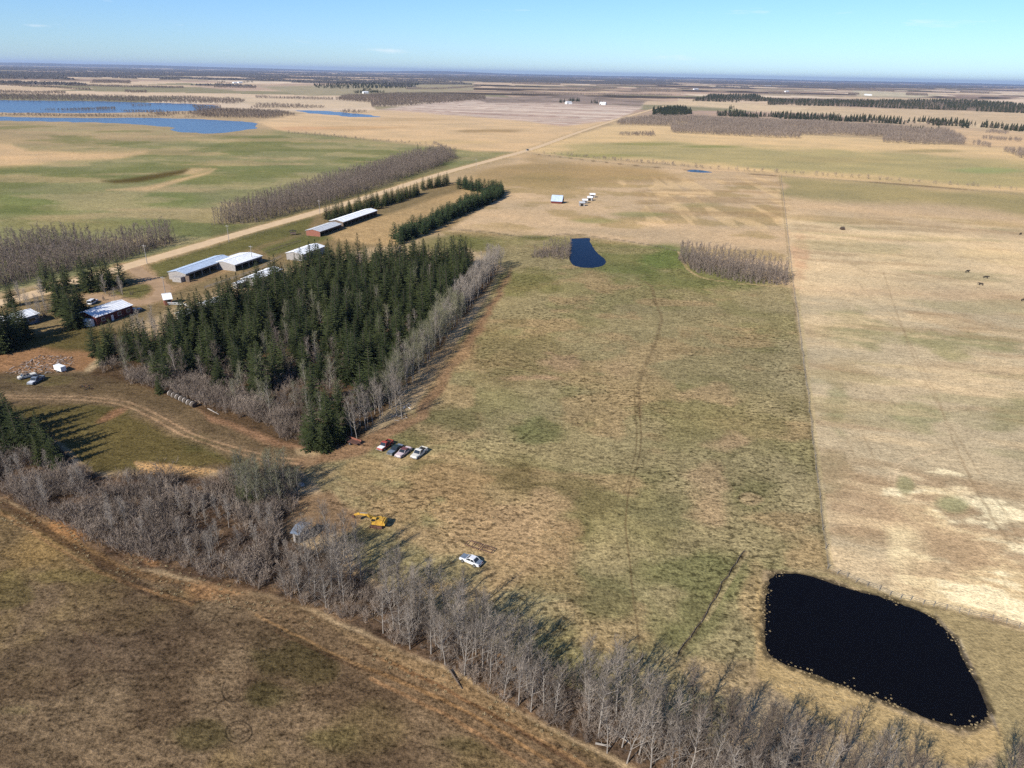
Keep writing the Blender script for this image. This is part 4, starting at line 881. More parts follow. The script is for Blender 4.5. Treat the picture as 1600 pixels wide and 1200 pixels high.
woods('bare_wood', [[(1120, 181), (1250, 186), (1330, 190), (1480, 197), (1600, 205), (1700, 209), (1700, 204), (1600, 200), (1480, 193), (1330, 187), (1250, 182), (1120, 177)]], 9, 6, 11, 'grey bare strip between the spruces behind the broad wood', thin=.42)
woods('bare_wood', [[(1540, 208), (1575, 211), (1575, 208), (1550, 205)], [(1530, 218), (1595, 222), (1595, 220), (1540, 216)], [(1520, 226), (1545, 231), (1547, 229), (1525, 224)]], 5.5, 6, 9, 'low bushes on the field right of the broad wood')
woods('spruce_wood', [[(490, 133), (560, 129), (660, 131), (640, 138), (540, 139), (495, 138)]], 22, 11, 17, 'dark wood far behind the lake meadow', FC+FB, M_SPRUCEFAR, 14)
woods('bare_wood', [[(390, 170), (500, 170), (520, 168), (480, 167), (400, 167)], [(300, 158), (340, 157), (330, 160)], [(140, 130), (205, 131), (200, 128.5), (150, 128)], [(530, 177), (560, 178), (575, 176), (540, 174)]], 8, 6, 9, 'scattered bare bushes on the pale fields beyond the lake')
woods('shelterbelt_strips', [[(0, 134), (70, 137), (142, 142), (142, 140.5), (70, 135), (0, 132)], [(145, 127.5), (205, 129), (203, 127), (146, 125.5)], [(105, 135), (200, 137), (288, 138.5), (286, 136.8), (200, 135), (105, 133)], [(195, 145), (229, 146), (229, 143.5), (196, 142.5)], [(0, 146), (102, 147), (102, 145), (0, 143.5)], [(335, 137), (400, 138.5), (400, 136.5), (335, 135)]], 8, 6, 11, 'grey tree strips between the pale fields beyond the lake')
woods('shelterbelt_strips', [[(400, 154), (520, 157), (520, 155), (400, 152)], [(400, 166), (472, 168), (470, 166), (402, 164)], [(635, 140), (690, 140), (752, 136), (750, 134.5), (690, 138), (636, 138)], [(800, 131), (875, 133), (875, 130), (800, 128.5)]], 8, 6, 11, 'grey tree strips between the pale fields left of the road')
woods('shelterbelt_strips', [[(885, 142.5), (910, 143), (910, 141), (886, 140.5)], [(912, 142), (935, 141), (960, 137.5), (940, 137.5), (914, 140)], [(985, 142), (1047, 144), (1047, 140), (1000, 138)], [(800, 147), (930, 149), (1050, 150), (1050, 149), (930, 147.6), (800, 145.8)]], 9, 6, 12, 'grey tree strips and clumps around the far end of the road')
woods('shelterbelt_strips', [[(1307, 141), (1397, 143.5), (1397, 141), (1310, 139)], [(1415, 149), (1450, 150), (1448, 147), (1416, 146)], [(1325, 148), (1342, 148.5), (1342, 146.5), (1326, 146)], [(1500, 145), (1545, 147), (1545, 145), (1500, 143)], [(1200, 147), (1250, 148), (1250, 146), (1200, 145)]], 9, 7, 12, 'grey tree strips between the pale fields at far right')
# shrubs along the side road and the far pasture fence
lp = np.concatenate([along([(850, 240), (1000, 254), (1090, 262), (1110, 264), (1200, 269), (1400, 282.5), (1600, 297), (1680, 303)], 6.5, 1.6), along([(900, 245), (1000, 254), (1090, 262)], 5, 1.5), along([(452, 208), (520, 214), (570, 219)], 5, 1.5), along([(580, 219), (640, 224), (690, 228)], 8, 1.5), along([(675, 225), (692, 228)], 3, 1.5)])
hl = rng.uniform(.2, .52, len(lp)); o = scatter_merge('fence_line_scrub', FB, lp, hl, [M_TWIGFAR], sxy=np.full(len(lp), 1.5)); tag(o, 'thin bare scrub along the side road and far pasture fence', 'scrub', kind='stuff')
# far forest strips toward the horizon
def farforest():
    n = 90000; inv = rng.uniform(CAM_H/26000, CAM_H/2700, n); d = CAM_H/inv; a = np.radians(rng.uniform(-50, 50, n))
    d = np.where(rng.random(n) < .55, np.exp(rng.uniform(math.log(2600), math.log(24000), n)), d)
    x = np.sin(a)*d; y = np.cos(a)*d
    keep = fbm(x/1300, y/380, 61, 4) > .575-.055*sstep(5000, 16000, d)
    u, v = proj(x, y); keep &= ~((v > 132) & (u > 640) & (u < 1120)) & ~((v > 138))
    x = x[keep]; y = y[keep]; d = d[keep]
    T = []
    for s in range(5):
        r = random.Random(800+s); tt = TT()
        for k in range(7):
            cx_, cy_ = r.gauss(0, 14), r.gauss(0, 10); w = r.uniform(5, 12); hh = r.uniform(7, 13)
            q = [np.array([cx_+math.cos(b*1.571)*w, cy_+math.sin(b*1.571)*w, -.2]) for b in range(4)]; tp = np.array([cx_+r.gauss(0, 2), cy_+r.gauss(0, 2), hh])
            for b in range(4): tt.tri(q[b], q[(b+1) % 4], tp)
        T.append(tt.arr())
    k = .7+.5*rng.random(len(x)); o = scatter_merge('distant_forest', T, np.stack([x, y], 1), k, [M_FARWOOD], sxy=1+sstep(3000, 12000, d)*2.2)
    tag(o, 'dark distant forest strips between pale fields near the horizon', 'forest', kind='stuff')
farforest()
#@OBJECTS
# ------------------------------------------------------------------ buildings
def frame(L, R, z=0.0):
    """local frame from two photo points on the near eave at height z: origin, length, heading"""
    a = P(L[0], L[1], z); b = P(R[0], R[1], z); d = b-a; return a, float(np.hypot(d[0], d[1])), math.atan2(d[1], d[0])
def gable(name, label, cat, L, R, h, w, rise, mroof, mwall, group=None, over=.35, openfront=False, doors=(), windows=(), mono=False, mdoor=None, ribs=True, endwall=None):
    a, ln, rz = frame(L, R, h)
    t = thing(name, label, cat, (a[0], a[1], 0), rz, group)                # local x along the eave, y away
    wt = .18; wl_ = MB()
    wl_.box(0, ln, w-wt, w, 0, h)
    if openfront:
        n = max(2, int(ln/4.5))
        for i in range(n+1):
            x = (ln-.25)*i/n; wl_.box(x, x+.25, 0, .25, 0, h-.02)
        wl_.box(0, ln, .03, .22, h-.7, h-.02)
    else: wl_.box(0, ln, 0, wt, 0, h)
    for x0, x1 in ((.003, wt), (ln-wt, ln-.003)):
        ew = MB(); prof = [(wt, 0), (w-wt, 0), (w-wt, h), (w/2, h+rise), (wt, h)]
        n = len(prof); v = [(x0, y, z) for y, z in prof]+[(x1, y, z) for y, z in prof]
        ew.add(v, [tuple(range(n)), tuple(range(2*n-1, n-1, -1))]+[(i, i+n, (i+1) % n+n, (i+1) % n) for i in range(n)])
        ew.build('end_wall', endwall or mwall, t)
    wl_.build('wall', mwall, t)
    rf = MB(); tk = .12; o = over
    sl = rise/(w/2)
    for s in (0, 1):
        y0, z0 = (-o, h-o*sl) if s == 0 else (w+o, h-o*sl); y1, z1 = w/2, h+rise
        z0 += .06; z1 += .06
        v = [(-o, y0, z0), (ln+o, y0, z0), (ln+o, y1, z1), (-o, y1, z1)]; v += [(x, y, z+tk) for x, y, z in v]
        rf.add(v, [(0, 1, 2, 3), (7, 6, 5, 4), (0, 4, 5, 1), (1, 5, 6, 2), (2, 6, 7, 3), (3, 7, 4, 0)])
    roof = rf.build('roof', mroof, t)
    if ribs:
        rb = MB(); n = int(ln/1.2)
        for i in range(n+1):
            x = -o+(ln+2*o-.06)*i/max(n, 1)
            for s in (0, 1):
                y0, z0 = (-o, h-o*sl) if s == 0 else (w+o, h-o*sl); y1, z1 = w/2, h+rise; q = .06+tk
                v = [(x, y0, z0+q), (x+.06, y0, z0+q), (x+.06, y1, z1+q), (x, y1, z1+q)]; v += [(a_, b_, c_+.05) for a_, b_, c_ in v]
                rb.add(v, [(0, 1, 2, 3), (7, 6, 5, 4), (0, 4, 5, 1), (1, 5, 6, 2), (2, 6, 7, 3), (3, 7, 4, 0)])
        rb.build('roof_seams', mroof, roof)
    MB().box(-.1, ln+.1, w/2-.18, w/2+.18, h+rise+.14, h+rise+.24).build('ridge_cap', mroof, roof)
    for x0, x1, z1 in doors:
        MB().box(x0, x1, -.05, .02, 0, z1).build('door', mdoor or M_DARK, t)
    for x0, x1, z0, z1 in windows:
        f = MB().box(x0-.08, x1+.08, -.05, .02, z0-.08, z1+.08).build('window', M_WHITE, t); MB().box(x0, x1, -.065, -.02, z0, z1).build('pane', M_GLASS, f)
    return t, ln
b1, l1 = gable('cattle_barn', 'long low open-fronted barn with blue grey metal roof in the farmyard', 'barn', (290, 428), (361, 403), 3.2, 9, .9, M_ROOFB, M_GREYW, openfront=True)
MB().box(-2.8, -.4, .5, 5, 0, 2.2).build('lean_to', M_GREYW, b1); MB().box(-.9, -.3, -2.2, -.3, 0, 2.6).build('shade_block', M_BROWNW, b1)  # brown block added in place of the dark shaded opening at the barn end
gable('cattle_barn', 'wider white-roofed barn joined to the end of the blue-roofed barn', 'barn', (367, 414), (409, 400), 3.0, 13, 1.0, M_ROOFW, M_GREYW, openfront=True)
gable('livestock_shed', 'longer white-roofed half of the shed beside the roadside spruce row', 'shed', (536, 347), (589, 329), 3.3, 9, 1.0, M_ROOFW, M_BROWNW, openfront=True)
gable('livestock_shed', 'lower pale-roofed half with faded red end beside the roadside spruce row', 'shed', (500, 362), (533, 350.5), 2.8, 9, .9, M_ROOFG, M_BROWNW, openfront=True, endwall=M_ORANGE)
gable('shed', 'white-roofed shed rising behind the back of the spruce grove', 'shed', (472, 398), (507, 385), 3.2, 9, 1.0, M_ROOFW, M_GREYW, doors=((4, 7, 2.6),))
gable('shed', 'white-roofed shed half hidden by spruces, nearer the grove centre', 'shed', (400, 438), (440, 421), 2.8, 7, .9, M_ROOFW, M_GREYW, doors=((3, 5, 2.2),))
gable('shed', 'white-roofed low shed at the grove edge beyond the small white hut', 'shed', (327, 478), (358, 467), 2.6, 6, .8, M_ROOFW, M_GREYW, doors=((3, 5, 2.2),))
gable('shed', 'tiny white-roofed shed at the left end of the shed line', 'shed', (292, 492), (305, 487), 2.4, 5, .7, M_ROOFW, M_GREYW, doors=((1, 2, 2),))
gable('shed', 'narrow white-roofed shed between the barns and the grove', 'shed', (371, 444), (384, 439), 2.2, 2.5, .4, M_ROOFW, M_GREYW, doors=((1, 2, 2),))
gable('hut', 'small white gabled hut with rusty red base beside the driveway', 'hut', (256, 468), (268, 466.5), 2.4, 4.2, 1.6, M_WHITE, M_ORANGE, doors=((1.2, 2.2, 2.0),), ribs=False)
h1, lh = gable('house', 'red-walled house under a white metal roof by the driveway', 'house', (150, 496), (206, 477), 3.1, 10, 1.3, M_ROOFW, M_RED, doors=((6, 7, 2.1),), windows=((2, 3.4, 1.1, 2.2), (9, 10.4, 1.1, 2.2), (13, 14.4, 1.1, 2.2)), mdoor=M_WHITE)
MB().box(-2.2, -.36, 1, 4, 0, 2.5).build('porch', M_WHITE, h1)
gable('house', 'grey blue house with white roof at the left edge of the farmyard', 'house', (31, 499), (60, 490), 3.0, 8, 1.1, M_ROOFW, M_BLUEW, windows=((3, 5.5, 1, 2.2),), doors=((1, 2, 2.1),))
gable('house', 'white-roofed house cut by the left edge of the picture', 'house', (-22, 510), (9, 500), 3.0, 8, 1.1, M_ROOFW, M_BLUEW, windows=((3, 4.5, 1, 2.2),), doors=((6, 7, 2.1),))
gable('hay_barn', 'steep white-roofed barn with red base alone on the stubble field', 'barn', (861, 314), (878, 315), 1.6, 7.5, 3.6, M_ROOFB, M_RED, over=.2)
for (L, R), lb, mr in [(((906, 317), (914, 317)), 'grey-roofed calf shelter nearest the camera in the stubble', M_ROOFG), (((911, 313), (918, 313)), 'white-roofed calf shelter second from the near end of the line', M_WHITE), (((918, 308.5), (925.5, 309)), 'pale calf shelter third from the near end of the line', M_ROOFW), (((922.5, 304), (930, 304)), 'calf shelter at the far end of the line', M_WHITE)]:
    gable('calf_shelter', lb, 'shelter', L, R, 2.3, 3.0, .6, mr, M_GREYW, 'calf shelters on the stubble field', doors=((.6, 2.6, 1.7),), ribs=False)
for L, R, lb, mr in [((886, 160), (894, 160), 'small pale farm shed left of the far farmhouse', M_ROOFG), ((937, 161), (946, 161.3), 'white farmhouse beyond the ploughed field', M_ROOFW), ((365, 129), (371, 129), 'white farm building far beyond the lake', M_ROOFW), ((373, 128.5), (379, 128.5), 'second white farm building far beyond the lake', M_ROOFW), ((568, 144), (576, 144), 'pale farmhouse in trees above the long wood', M_ROOFW),
                     ((1195, 134), (1206, 134), 'long white building on the right skyline fields', M_ROOFW), ((1228, 142.5), (1233, 142.5), 'white shed right of the long white building', M_ROOFW), ((1350, 147.5), (1360, 148), 'white roof on the pale field at right', M_ROOFW), ((1085, 139), (1092, 139), 'tiny white farm at the far end of the road', M_ROOFW)]:
    gable('farm_building', lb, 'farm building', L, R, 5, 12, 3, mr, M_WHITE, ribs=False, doors=((2, 5, 3.5),))
for i, (u0, u1, v) in enumerate([(875, 882, 160), (888, 905, 158.5), (924, 933, 161.5), (937, 941, 161), (340, 352, 129), (380, 395, 129), (553, 600, 145), (568, 580, 141), (1083, 1088, 158), (1140, 1146, 170)]):
    p = np.stack([np.array(P(u, v+random.uniform(-.7, .5)))[:2] for u in np.linspace(u0, u1, max(3, int((u1-u0)/1.3)))])
    o = scatter_merge('farm_trees', FC+FB[:2], p, rng.uniform(.7, 1.1, len(p)), [M_SPRUCEFAR], sxy=np.full(len(p), 1.3)); tag(o, ['dark trees left of the small pale farm shed', 'dark tree clump behind the small pale farm shed', 'dark trees left of the white farmhouse', 'lone dark spruce beside the white farmhouse', 'trees left of the white buildings beyond the lake', 'trees right of the white buildings beyond the lake', 'tree belt round the pale farmhouse above the long wood', 'second tree belt behind the pale farmhouse', 'spruces by the far road bend', 'lone dark tree on the stubble behind the broad wood'][i], 'trees', kind='stuff')

# ------------------------------------------------------------------ vehicles
def wheel(parent, x, y, r=.34, w=.22):
    t = MB().tube([(x, y-w/2, r), (x, y+w/2, r)], r, 14).build('wheel', M_TYRE, parent)
    s = 1 if y > 0 else -1
    MB().tube([(x, y+s*(w/2-.02), r), (x, y+s*(w/2+.015), r)], r*.55, 10).build('rim', M_RIM, t)
def car(name, label, cat, u, v, rz, body, roof, hood, length=5.2, width=1.9, kind='sedan', group=None):
    p = P(u, v); t = thing(name, label, cat, (p[0], p[1], 0), rz, group); L = length/2; w = width/2
    lower = [(-L, .42), (-L+.08, .78), (-L*.5, .92), (L*.38, .94), (L-.12, .84), (L, .6), (L-.05, .36), (-L+.1, .34)]
    MB().prism(lower, -w, w, [.10, .10, .05, .05, .12, .14, .08, .05]).build('body', body, t, .04)
    if kind == 'sedan': cab = [(-L*.62, .9), (-L*.40, 1.38), (L*.06, 1.42), (L*.36, .93)]
    elif kind == 'pickup': cab = [(-L*.12, .9), (-L*.08, 1.66), (L*.22, 1.68), (L*.42, .93)]
    else: cab = [(-L*.94, .9), (-L*.90, 1.75), (L*.25, 1.78), (L*.48, .93)]
    x0, x1, x2, x3 = [c[0] for c in cab]; zt = cab[1][1]
    MB().prism([cab[0], (x1, zt-.02), (x2, zt-.02), cab[3]], -w+.1, w-.1, [.0, .16, .16, .0]).build('windows', M_GLASS, t)
    MB().prism([(x1-.04, zt-.03), (x1+.05, zt+.05), (x2-.05, zt+.05), (x2+.06, zt-.03)], -w+.20, w-.20, [0, .06, .06, 0]).build('roof', roof, t)
    pl = MB()
    for s in (-1, 1):
        for (xa, za), (xb, zb) in ((cab[0], (x1, zt)), (cab[3], (x2, zt)), (((x0+x3)/2, .92), ((x1+x2)/2, zt))):
            pl.tube([(xa, s*(w-.10), za), (xb, s*(w-.25), zb)], .045, 5)
    pl.build('pillars', body, t)
    MB().box(L*.40, L-.16, -w+.2, w-.2, .90, .955).build('hood', hood, t, .02)
    if kind == 'pickup':
        MB().box(-L+.16, -L*.14, -w+.22, w-.22, .905, .93).build('bed', M_DARK, t)
        bs = MB(); bs.box(-L+.1, -L*.14, -w+.09, -w+.2, .86, 1.12); bs.box(-L+.1, -L*.14, w-.2, w-.09, .86, 1.12); bs.box(-L+.06, -L+.16, -w+.09, w-.09, .8, 1.12); bs.build('bed_sides', body, t)
    elif kind == 'sedan': MB().box(-L+.14, -L*.63, -w+.22, w-.22, .88, .925).build('trunk_lid', hood if hood is not body else body, t, .02)
    for s in (-1, 1):
        MB().box(L-.10, L+.02, s*(w-.42)-.16, s*(w-.42)+.16, .56, .72).build('headlight', M_RIM, t)
        MB().box(-L-.01, -L+.08, s*(w-.36)-.16, s*(w-.36)+.16, .58, .74).build('taillight', M_RED, t)
    MB().box(L-.04, L+.10, -w+.1, w-.1, .38, .52).build('bumper', M_RIM, t, .02); MB().box(-L-.10, -L+.04, -w+.1, w-.1, .38, .52).build('bumper', M_RIM, t, .02)
    for x in (-L*.58, L*.62):
        for s in (-1, 1): wheel(t, x, s*(w-.06))
    return t
def head(a, b): d = P(*b)-P(*a); return math.atan2(d[1], d[0])
M_CARW = mat('white_car_paint', (.60, .61, .62), .35, var=.06, spec=.5); M_CARG = mat('dark_green_car_paint', (.02, .032, .028), .35, var=.1, spec=.5)
M_CARP = mat('faded_pink_paint', (.52, .42, .40), .5, var=.12); M_CARB = mat('cream_car_paint', (.55, .53, .46), .5, var=.1)
M_SLATE = mat('slate_blue_panel', (.13, .16, .20), .5, var=.15); M_MAROON = mat('maroon_paint', (.13, .05, .05), .6, var=.2); M_REDT = mat('truck_red', (.28, .045, .03), .55, var=.2)
car('parked_car', 'white old sedan with slate panels parked alone near the hedgerow', 'car', 736, 879, head((752, 885), (718, 871)), M_CARW, M_CARW, M_SLATE, 4.5, 1.75)
hd = head((612, 690), (594, 703))
car('pickup_truck', 'red old truck with pale hood, leftmost in the row of vehicles', 'truck', 602, 699, hd, M_REDT, M_REDT, M_WHITE, 5.0, 1.9, 'pickup', 'old vehicles parked in a row')
car('parked_car', 'dark green car second in the row of old vehicles', 'car', 618, 705.5, hd, M_CARG, M_CARG, M_SLATE, 5.2, 1.9, 'sedan', 'old vehicles parked in a row')
car('parked_car', 'pinkish white car with maroon roof third in the row', 'car', 630.5, 709.5, hd, M_CARP, M_MAROON, M_CARP, 5.2, 1.9, 'sedan', 'old vehicles parked in a row')
car('pickup_truck', 'cream pickup standing apart at the right end of the row', 'truck', 655, 711, hd, M_CARB, M_CARB, M_CARB, 5.2, 2.0, 'pickup', 'old vehicles parked in a row')
car('parked_van', 'white van parked behind the red-walled house', 'van', 145, 474, head((140, 476), (150, 470)), M_CARW, M_CARW, M_CARW, 5.4, 2.0, 'van')
car('parked_car', 'silver car beside the right end of the red-walled house', 'car', 212, 487, head((205, 489), (218, 485)), M_RIM, M_RIM, M_RIM, 4.8, 1.9)
car('pickup_truck', 'dark truck stopped at the side road corner of the gravel road', 'truck', 824, 235, head((830, 233), (700, 268)), M_CARG, M_CARG, M_CARG, 6, 2.2, 'pickup')
car('pickup_truck', 'dark grey truck parked below the debris heap by the track', 'truck', 57, 597, head((66, 592), (52, 600)), M_SLATE, M_SLATE, M_CARW, 5.4, 2.0, 'pickup')
car('parked_car', 'brownish car nosed up to the debris heap', 'car', 43, 590, head((36, 592), (52, 588)), M_CARB, M_BROWNW, M_CARB, 4.8, 1.9)
g_, lg = gable('garden_shed', 'small blue grey roofed shack in brush above the hedgerow', 'shed', (457, 832), (467, 834), 2.3, 3.4, .5, M_SLATE, M_GREYW, doors=((.5, 1.2, 1.8),), ribs=False)
# box trailer
p = P(95, 580); t = thing('box_trailer', 'white box trailer at the right end of the debris heap', 'trailer', (p[0], p[1], 0), head((86, 576), (104, 582))); t.scale = (.75,)*3
MB().box(-2.4, 2.4, -1.1, 1.1, .6, 2.5).build('box', M_WHITE, t, .05); MB().box(2.2, 3.6, -.06, .06, .5, .62).build('drawbar', M_RUST, t)
for x in (-.5, .5):
    for s in (-1, 1): wheel(t, x, s*1.15)
# flat trailer
p = P(552, 693); t = thing('flat_trailer', 'rusty flat trailer in the shade of the grove corner', 'trailer', (p[0], p[1], 0), head((545, 690), (560, 695)))
MB().box(-1.9, 1.9, -.9, .9, .55, .68).build('deck', M_RUST, t); MB().box(1.85, 3.1, -.05, .05, .5, .6).build('drawbar', M_RUST, t)
bs = MB(); bs.box(-1.9, 1.9, .82, .9, .68, 1.1); bs.box(-1.9, -1.82, -.9, .9, .68, 1.1); bs.build('side_board', M_ORANGE, t)
for s in (-1, 1): wheel(t, -.2, s*1.0)
# yellow excavator
p = P(590, 822); t = thing('excavator', 'old yellow excavator with boom stretched to the left on the pasture', 'excavator', (p[0], p[1], 0), head((600, 815), (566, 811)))
for s in (-1, 1):
    MB().prism([(-1.75, .35), (-1.55, .05), (1.55, .05), (1.75, .35), (1.55, .8), (-1.55, .8)], s*1.05-.26, s*1.05+.26).build('track', M_RUST, t, .03)
MB().tube([(0, 0, .6), (0, 0, 1.05)], .7, 14).build('turntable', M_DARK, t)
MB().prism([(-1.9, 1.05), (-2.0, 1.5), (-1.8, 2.35), (-.3, 2.45), (1.0, 2.1), (1.25, 1.5), (1.2, 1.05)], -1.2, 1.2, .05).build('house', M_YELLOW, t, .05)
MB().prism([(-2.35, 1.1), (-2.45, 1.7), (-2.2, 2.2), (-1.95, 2.2), (-1.95, 1.1)], -1.15, 1.15).build('counterweight', M_YELLOW, t, .04)
cb = MB().prism([(-.1, 2.2), (-.1, 3.05), (1.0, 3.05), (1.3, 2.5), (1.25, 1.6), (-.1, 1.6)], .25, 1.18).build('cab', M_YELLOW, t, .04)
MB().prism([(0, 2.3), (.05, 2.9), (.95, 2.9), (1.18, 2.45), (1.15, 2.2)], .22, 1.21).build('window', M_GLASS, cb)
MB().prism([(.7, 1.6), (1.0, 2.55), (2.6, 3.25), (5.2, 3.1), (5.3, 2.75), (2.7, 2.65), (1.4, 1.6)], -.62, -.08).build('boom', M_YELLOW, t, .03)
MB().prism([(4.9, 3.2), (5.4, 3.2), (6.6, 2.5), (6.4, 2.2), (5.0, 2.7)], -.52, -.18).build('arm', M_YELLOW, t, .02)
MB().prism([(6.3, 2.55), (6.7, 2.5), (7.0, 1.9), (6.6, 1.6), (6.2, 1.7), (6.2, 2.1)], -.75, .05).build('bucket', M_RUST, t, .02)
cy = MB(); cy.tube([(.9, -.35, 1.5), (2.5, -.35, 2.7)], .09, 8); cy.tube([(2.7, -.35, 3.42), (4.7, -.35, 3.25)], .08, 8); cy.build('cylinder', M_RIM, t)
MB().tube([(-1.2, -.7, 2.3), (-1.2, -.7, 3.0)], .08, 8).build('exhaust', M_DARK, t)
t.scale = (.78,)*3
# harrow frame
p = P(750, 857); t = thing('harrow_frame', 'dark rusty open steel frame lying above the white sedan', 'farm implement', (p[0], p[1], 0), head((730, 848), (772, 862)))
fr = MB()
for a, b in (((-2.9, -.8), (-.2, -.8)), ((-2.9, .8), (-.2, .8)), ((-2.9, -.8), (-2.9, .8)), ((-.2, -1.1), (-.2, 1.1)), ((.2, -1.1), (.2, 1.1)), ((.2, -.7), (2.8, -.7)), ((.2, .9), (2.8, .9)), ((2.8, -.7), (2.8, .9)), ((-1.5, -.8), (-1.5, .8)), ((.2, .1), (2.8, .1)), ((-.2, 0), (.2, 0))):
    fr.tube([(*a, .45), (*b, .45)], .07, 5)
fr.build('frame', M_RUST, t)
tn = MB()
for i in range(12): tn.tube([(-2.8+i*.5, -.75, .45), (-2.8+i*.5, -.7, .02)], .035, 4); tn.tube([(-2.8+i*.5, .8, .45), (-2.8+i*.5, .85, .02)], .035, 4)
tn.build('tines', M_RUST, t)
# round bales: lying end to end
M_BALE = mat('weathered_bale', (.075, .06, .045), 1, var=.4, vscale=3); M_BALEW = mat('sunlit_bale_wrap', (.46, .41, .36), .6, var=.12)
hb_ = head((268, 617), (303, 634)); A_ = P(268, 619); B_ = P(303, 636)
def bale():
    t = thing('round_bale', '', 'hay bale'); n = 18; m = MB()
    m.tube([(-.62, 0, .75), (-.55, 0, .76), (.55, 0, .76), (.62, 0, .75)], [.66, .75, .75, .66], n); m.build('hay_roll', M_BALE, t, smooth=False)
    MB().tube([(-.70, 0, .76), (-.62, 0, .76), (-.50, 0, .76), (-.44, 0, .76)], [.62, .78, .79, .77], n).build('lit_wrap_end', M_BALEW, t); return t  # pale wrap on the left end only, its sunlit crescent put into the colour
b0 = bale(); LBL = ['first round bale from the left end of the row under the grove edge', 'second round bale from the left in the row', 'third round bale from the left in the row', 'middle round bale of the row under the grove edge', 'third round bale from the right in the row', 'second round bale from the right in the row', 'last round bale at the right end of the row']
for i in range(7):
    q = A_+(B_-A_)*i/6; o = b0 if i == 0 else dup(b0, (0, 0, 0), 0)
    o.location = (q[0], q[1], 0); o.rotation_euler = (0, 0, hb_+random.uniform(-.12, .12)); o['label'] = LBL[i]; o['group'] = 'round bales in a row'
# debris heap and small junk
def rubble(name, label, px, n, mats_, hmax, group=None, cat='debris'):
    w = wpoly(px); c = np.mean(w, 0); t = thing(name, label, cat, (c[0], c[1], 0), 0, group)
    pts = sample(px, .8, n)-c; rr = np.hypot(pts[:, 0], pts[:, 1]).max()+.1
    for k, (pn, m) in enumerate(mats_):
        b = MB()
        for x, y in pts[k::len(mats_)]:
            z = hmax*(1-np.hypot(x, y)/rr)*random.uniform(.4, 1); a = random.uniform(0, 3.14); L = random.uniform(.4, 1.6); e = random.gauss(0, .2); d = Vector((math.cos(a)*L, math.sin(a)*L, e*L)); q = Vector((x, y, z+.12))
            s = Vector((-math.sin(a), math.cos(a), 0))*random.uniform(.04, .13); u_ = Vector((0, 0, .05))
            v = [q-d/2-s-u_, q+d/2-s-u_, q+d/2+s-u_, q-d/2+s-u_, q-d/2-s+u_, q+d/2-s+u_, q+d/2+s+u_, q-d/2+s+u_]
            b.add(v, [(3, 2, 1, 0), (4, 5, 6, 7), (0, 1, 5, 4), (1, 2, 6, 5), (2, 3, 7, 6), (3, 0, 4, 7)])
        o = b.build(pn, m, t); o['kind'] = 'stuff'
    return t
M_PLANK = mat('splintered_planks', (.38, .24, .15), .95, var=.35, vscale=.6)
rubble('debris_heap', 'heap of orange brown broken boards in the farmyard', [(5, 582), (60, 556), (110, 558), (120, 570), (90, 582), (40, 590)], 420, [('boards', M_PLANK), ('planks', M_GREYW), ('earth_clods', M_BROWNW)], .7)
rubble('scrap_pile', 'pale scrap lying beside the tall aspens at the grove corner', [(628, 636), (640, 632), (642, 638), (630, 640)], 14, [('sheets', M_WHITE), ('planks', M_GREYW)], .3)
rubble('scrap_pile', 'grey branches and scrap on the pasture edge above the red truck', [(612, 650), (632, 644), (636, 655), (618, 658)], 40, [('branches', M_GREYW), ('sheets', M_BROWNW)], .3)
rubble('scrap_pile', 'dark scrap heap beside the curved track below the grove', [(122, 604), (142, 602), (146, 608), (128, 610)], 60, [('scrap', M_DARK), ('iron', M_RUST)], .8)
p = P(470, 760); t = thing('boulder', 'pale grey rock in the shade of the budding clump', 'rock', (p[0], p[1], 0), .4)
bm = bmesh.new(); bmesh.ops.create_icosphere(bm, subdivisions=3, radius=.8)
for v in bm.verts: v.co *= 1+.25*(random.random()-.5); v.co.z = max(v.co.z*.6+.35, -.05)
me = bpy.data.meshes.new('stone'); bm.to_mesh(me); bm.free(); meshobj('stone', me, M_GREYW, t)
# cattle
def cow():
    t = thing('cow', '', 'cow'); bm = bmesh.new()
    V = [(-1.0, 0, 1.05), (-.5, 0, 1.08), (.2, 0, 1.0), (.7, 0, 1.1), (1.05, 0, 1.25), (1.35, 0, 1.1), (1.65, 0, .9)]
    R = [.28, .36, .40, .36, .20, .17, .11]; E = [(i, i+1) for i in range(6)]
    for x in (-.85, .65):
        for s in (-.2, .2):
            b = len(V); V += [(x, s, .75), (x+(-.06 if x < 0 else .03), s*1.05, .4), (x, s*1.05, .02)]; R += [.15, .085, .07]; E += [(0 if x < 0 else 3, b), (b, b+1), (b+1, b+2)]
    b = len(V); V += [(-1.2, 0, .95), (-1.25, 0, .45)]; R += [.04, .05]; E += [(0, b), (b, b+1)]
    for s in (-1, 1): b = len(V); V.append((1.35, s*.26, 1.22)); R.append(.05); E.append((5, b))
    me = bpy.data.meshes.new('body'); me.from_pydata(V, E, []); o = meshobj('body', me, M_COW, t)
    md = o.modifiers.new('skin', 'SKIN'); sv = me.skin_vertices[0].data
    for i, r in enumerate(R): sv[i].radius = (r*.8 if i < 4 else r, r)
    sv[0].use_root = True; o.modifiers.new('sub', 'SUBSURF').levels = 1; o.modifiers['sub'].render_levels = 1
    return t
c0 = cow()
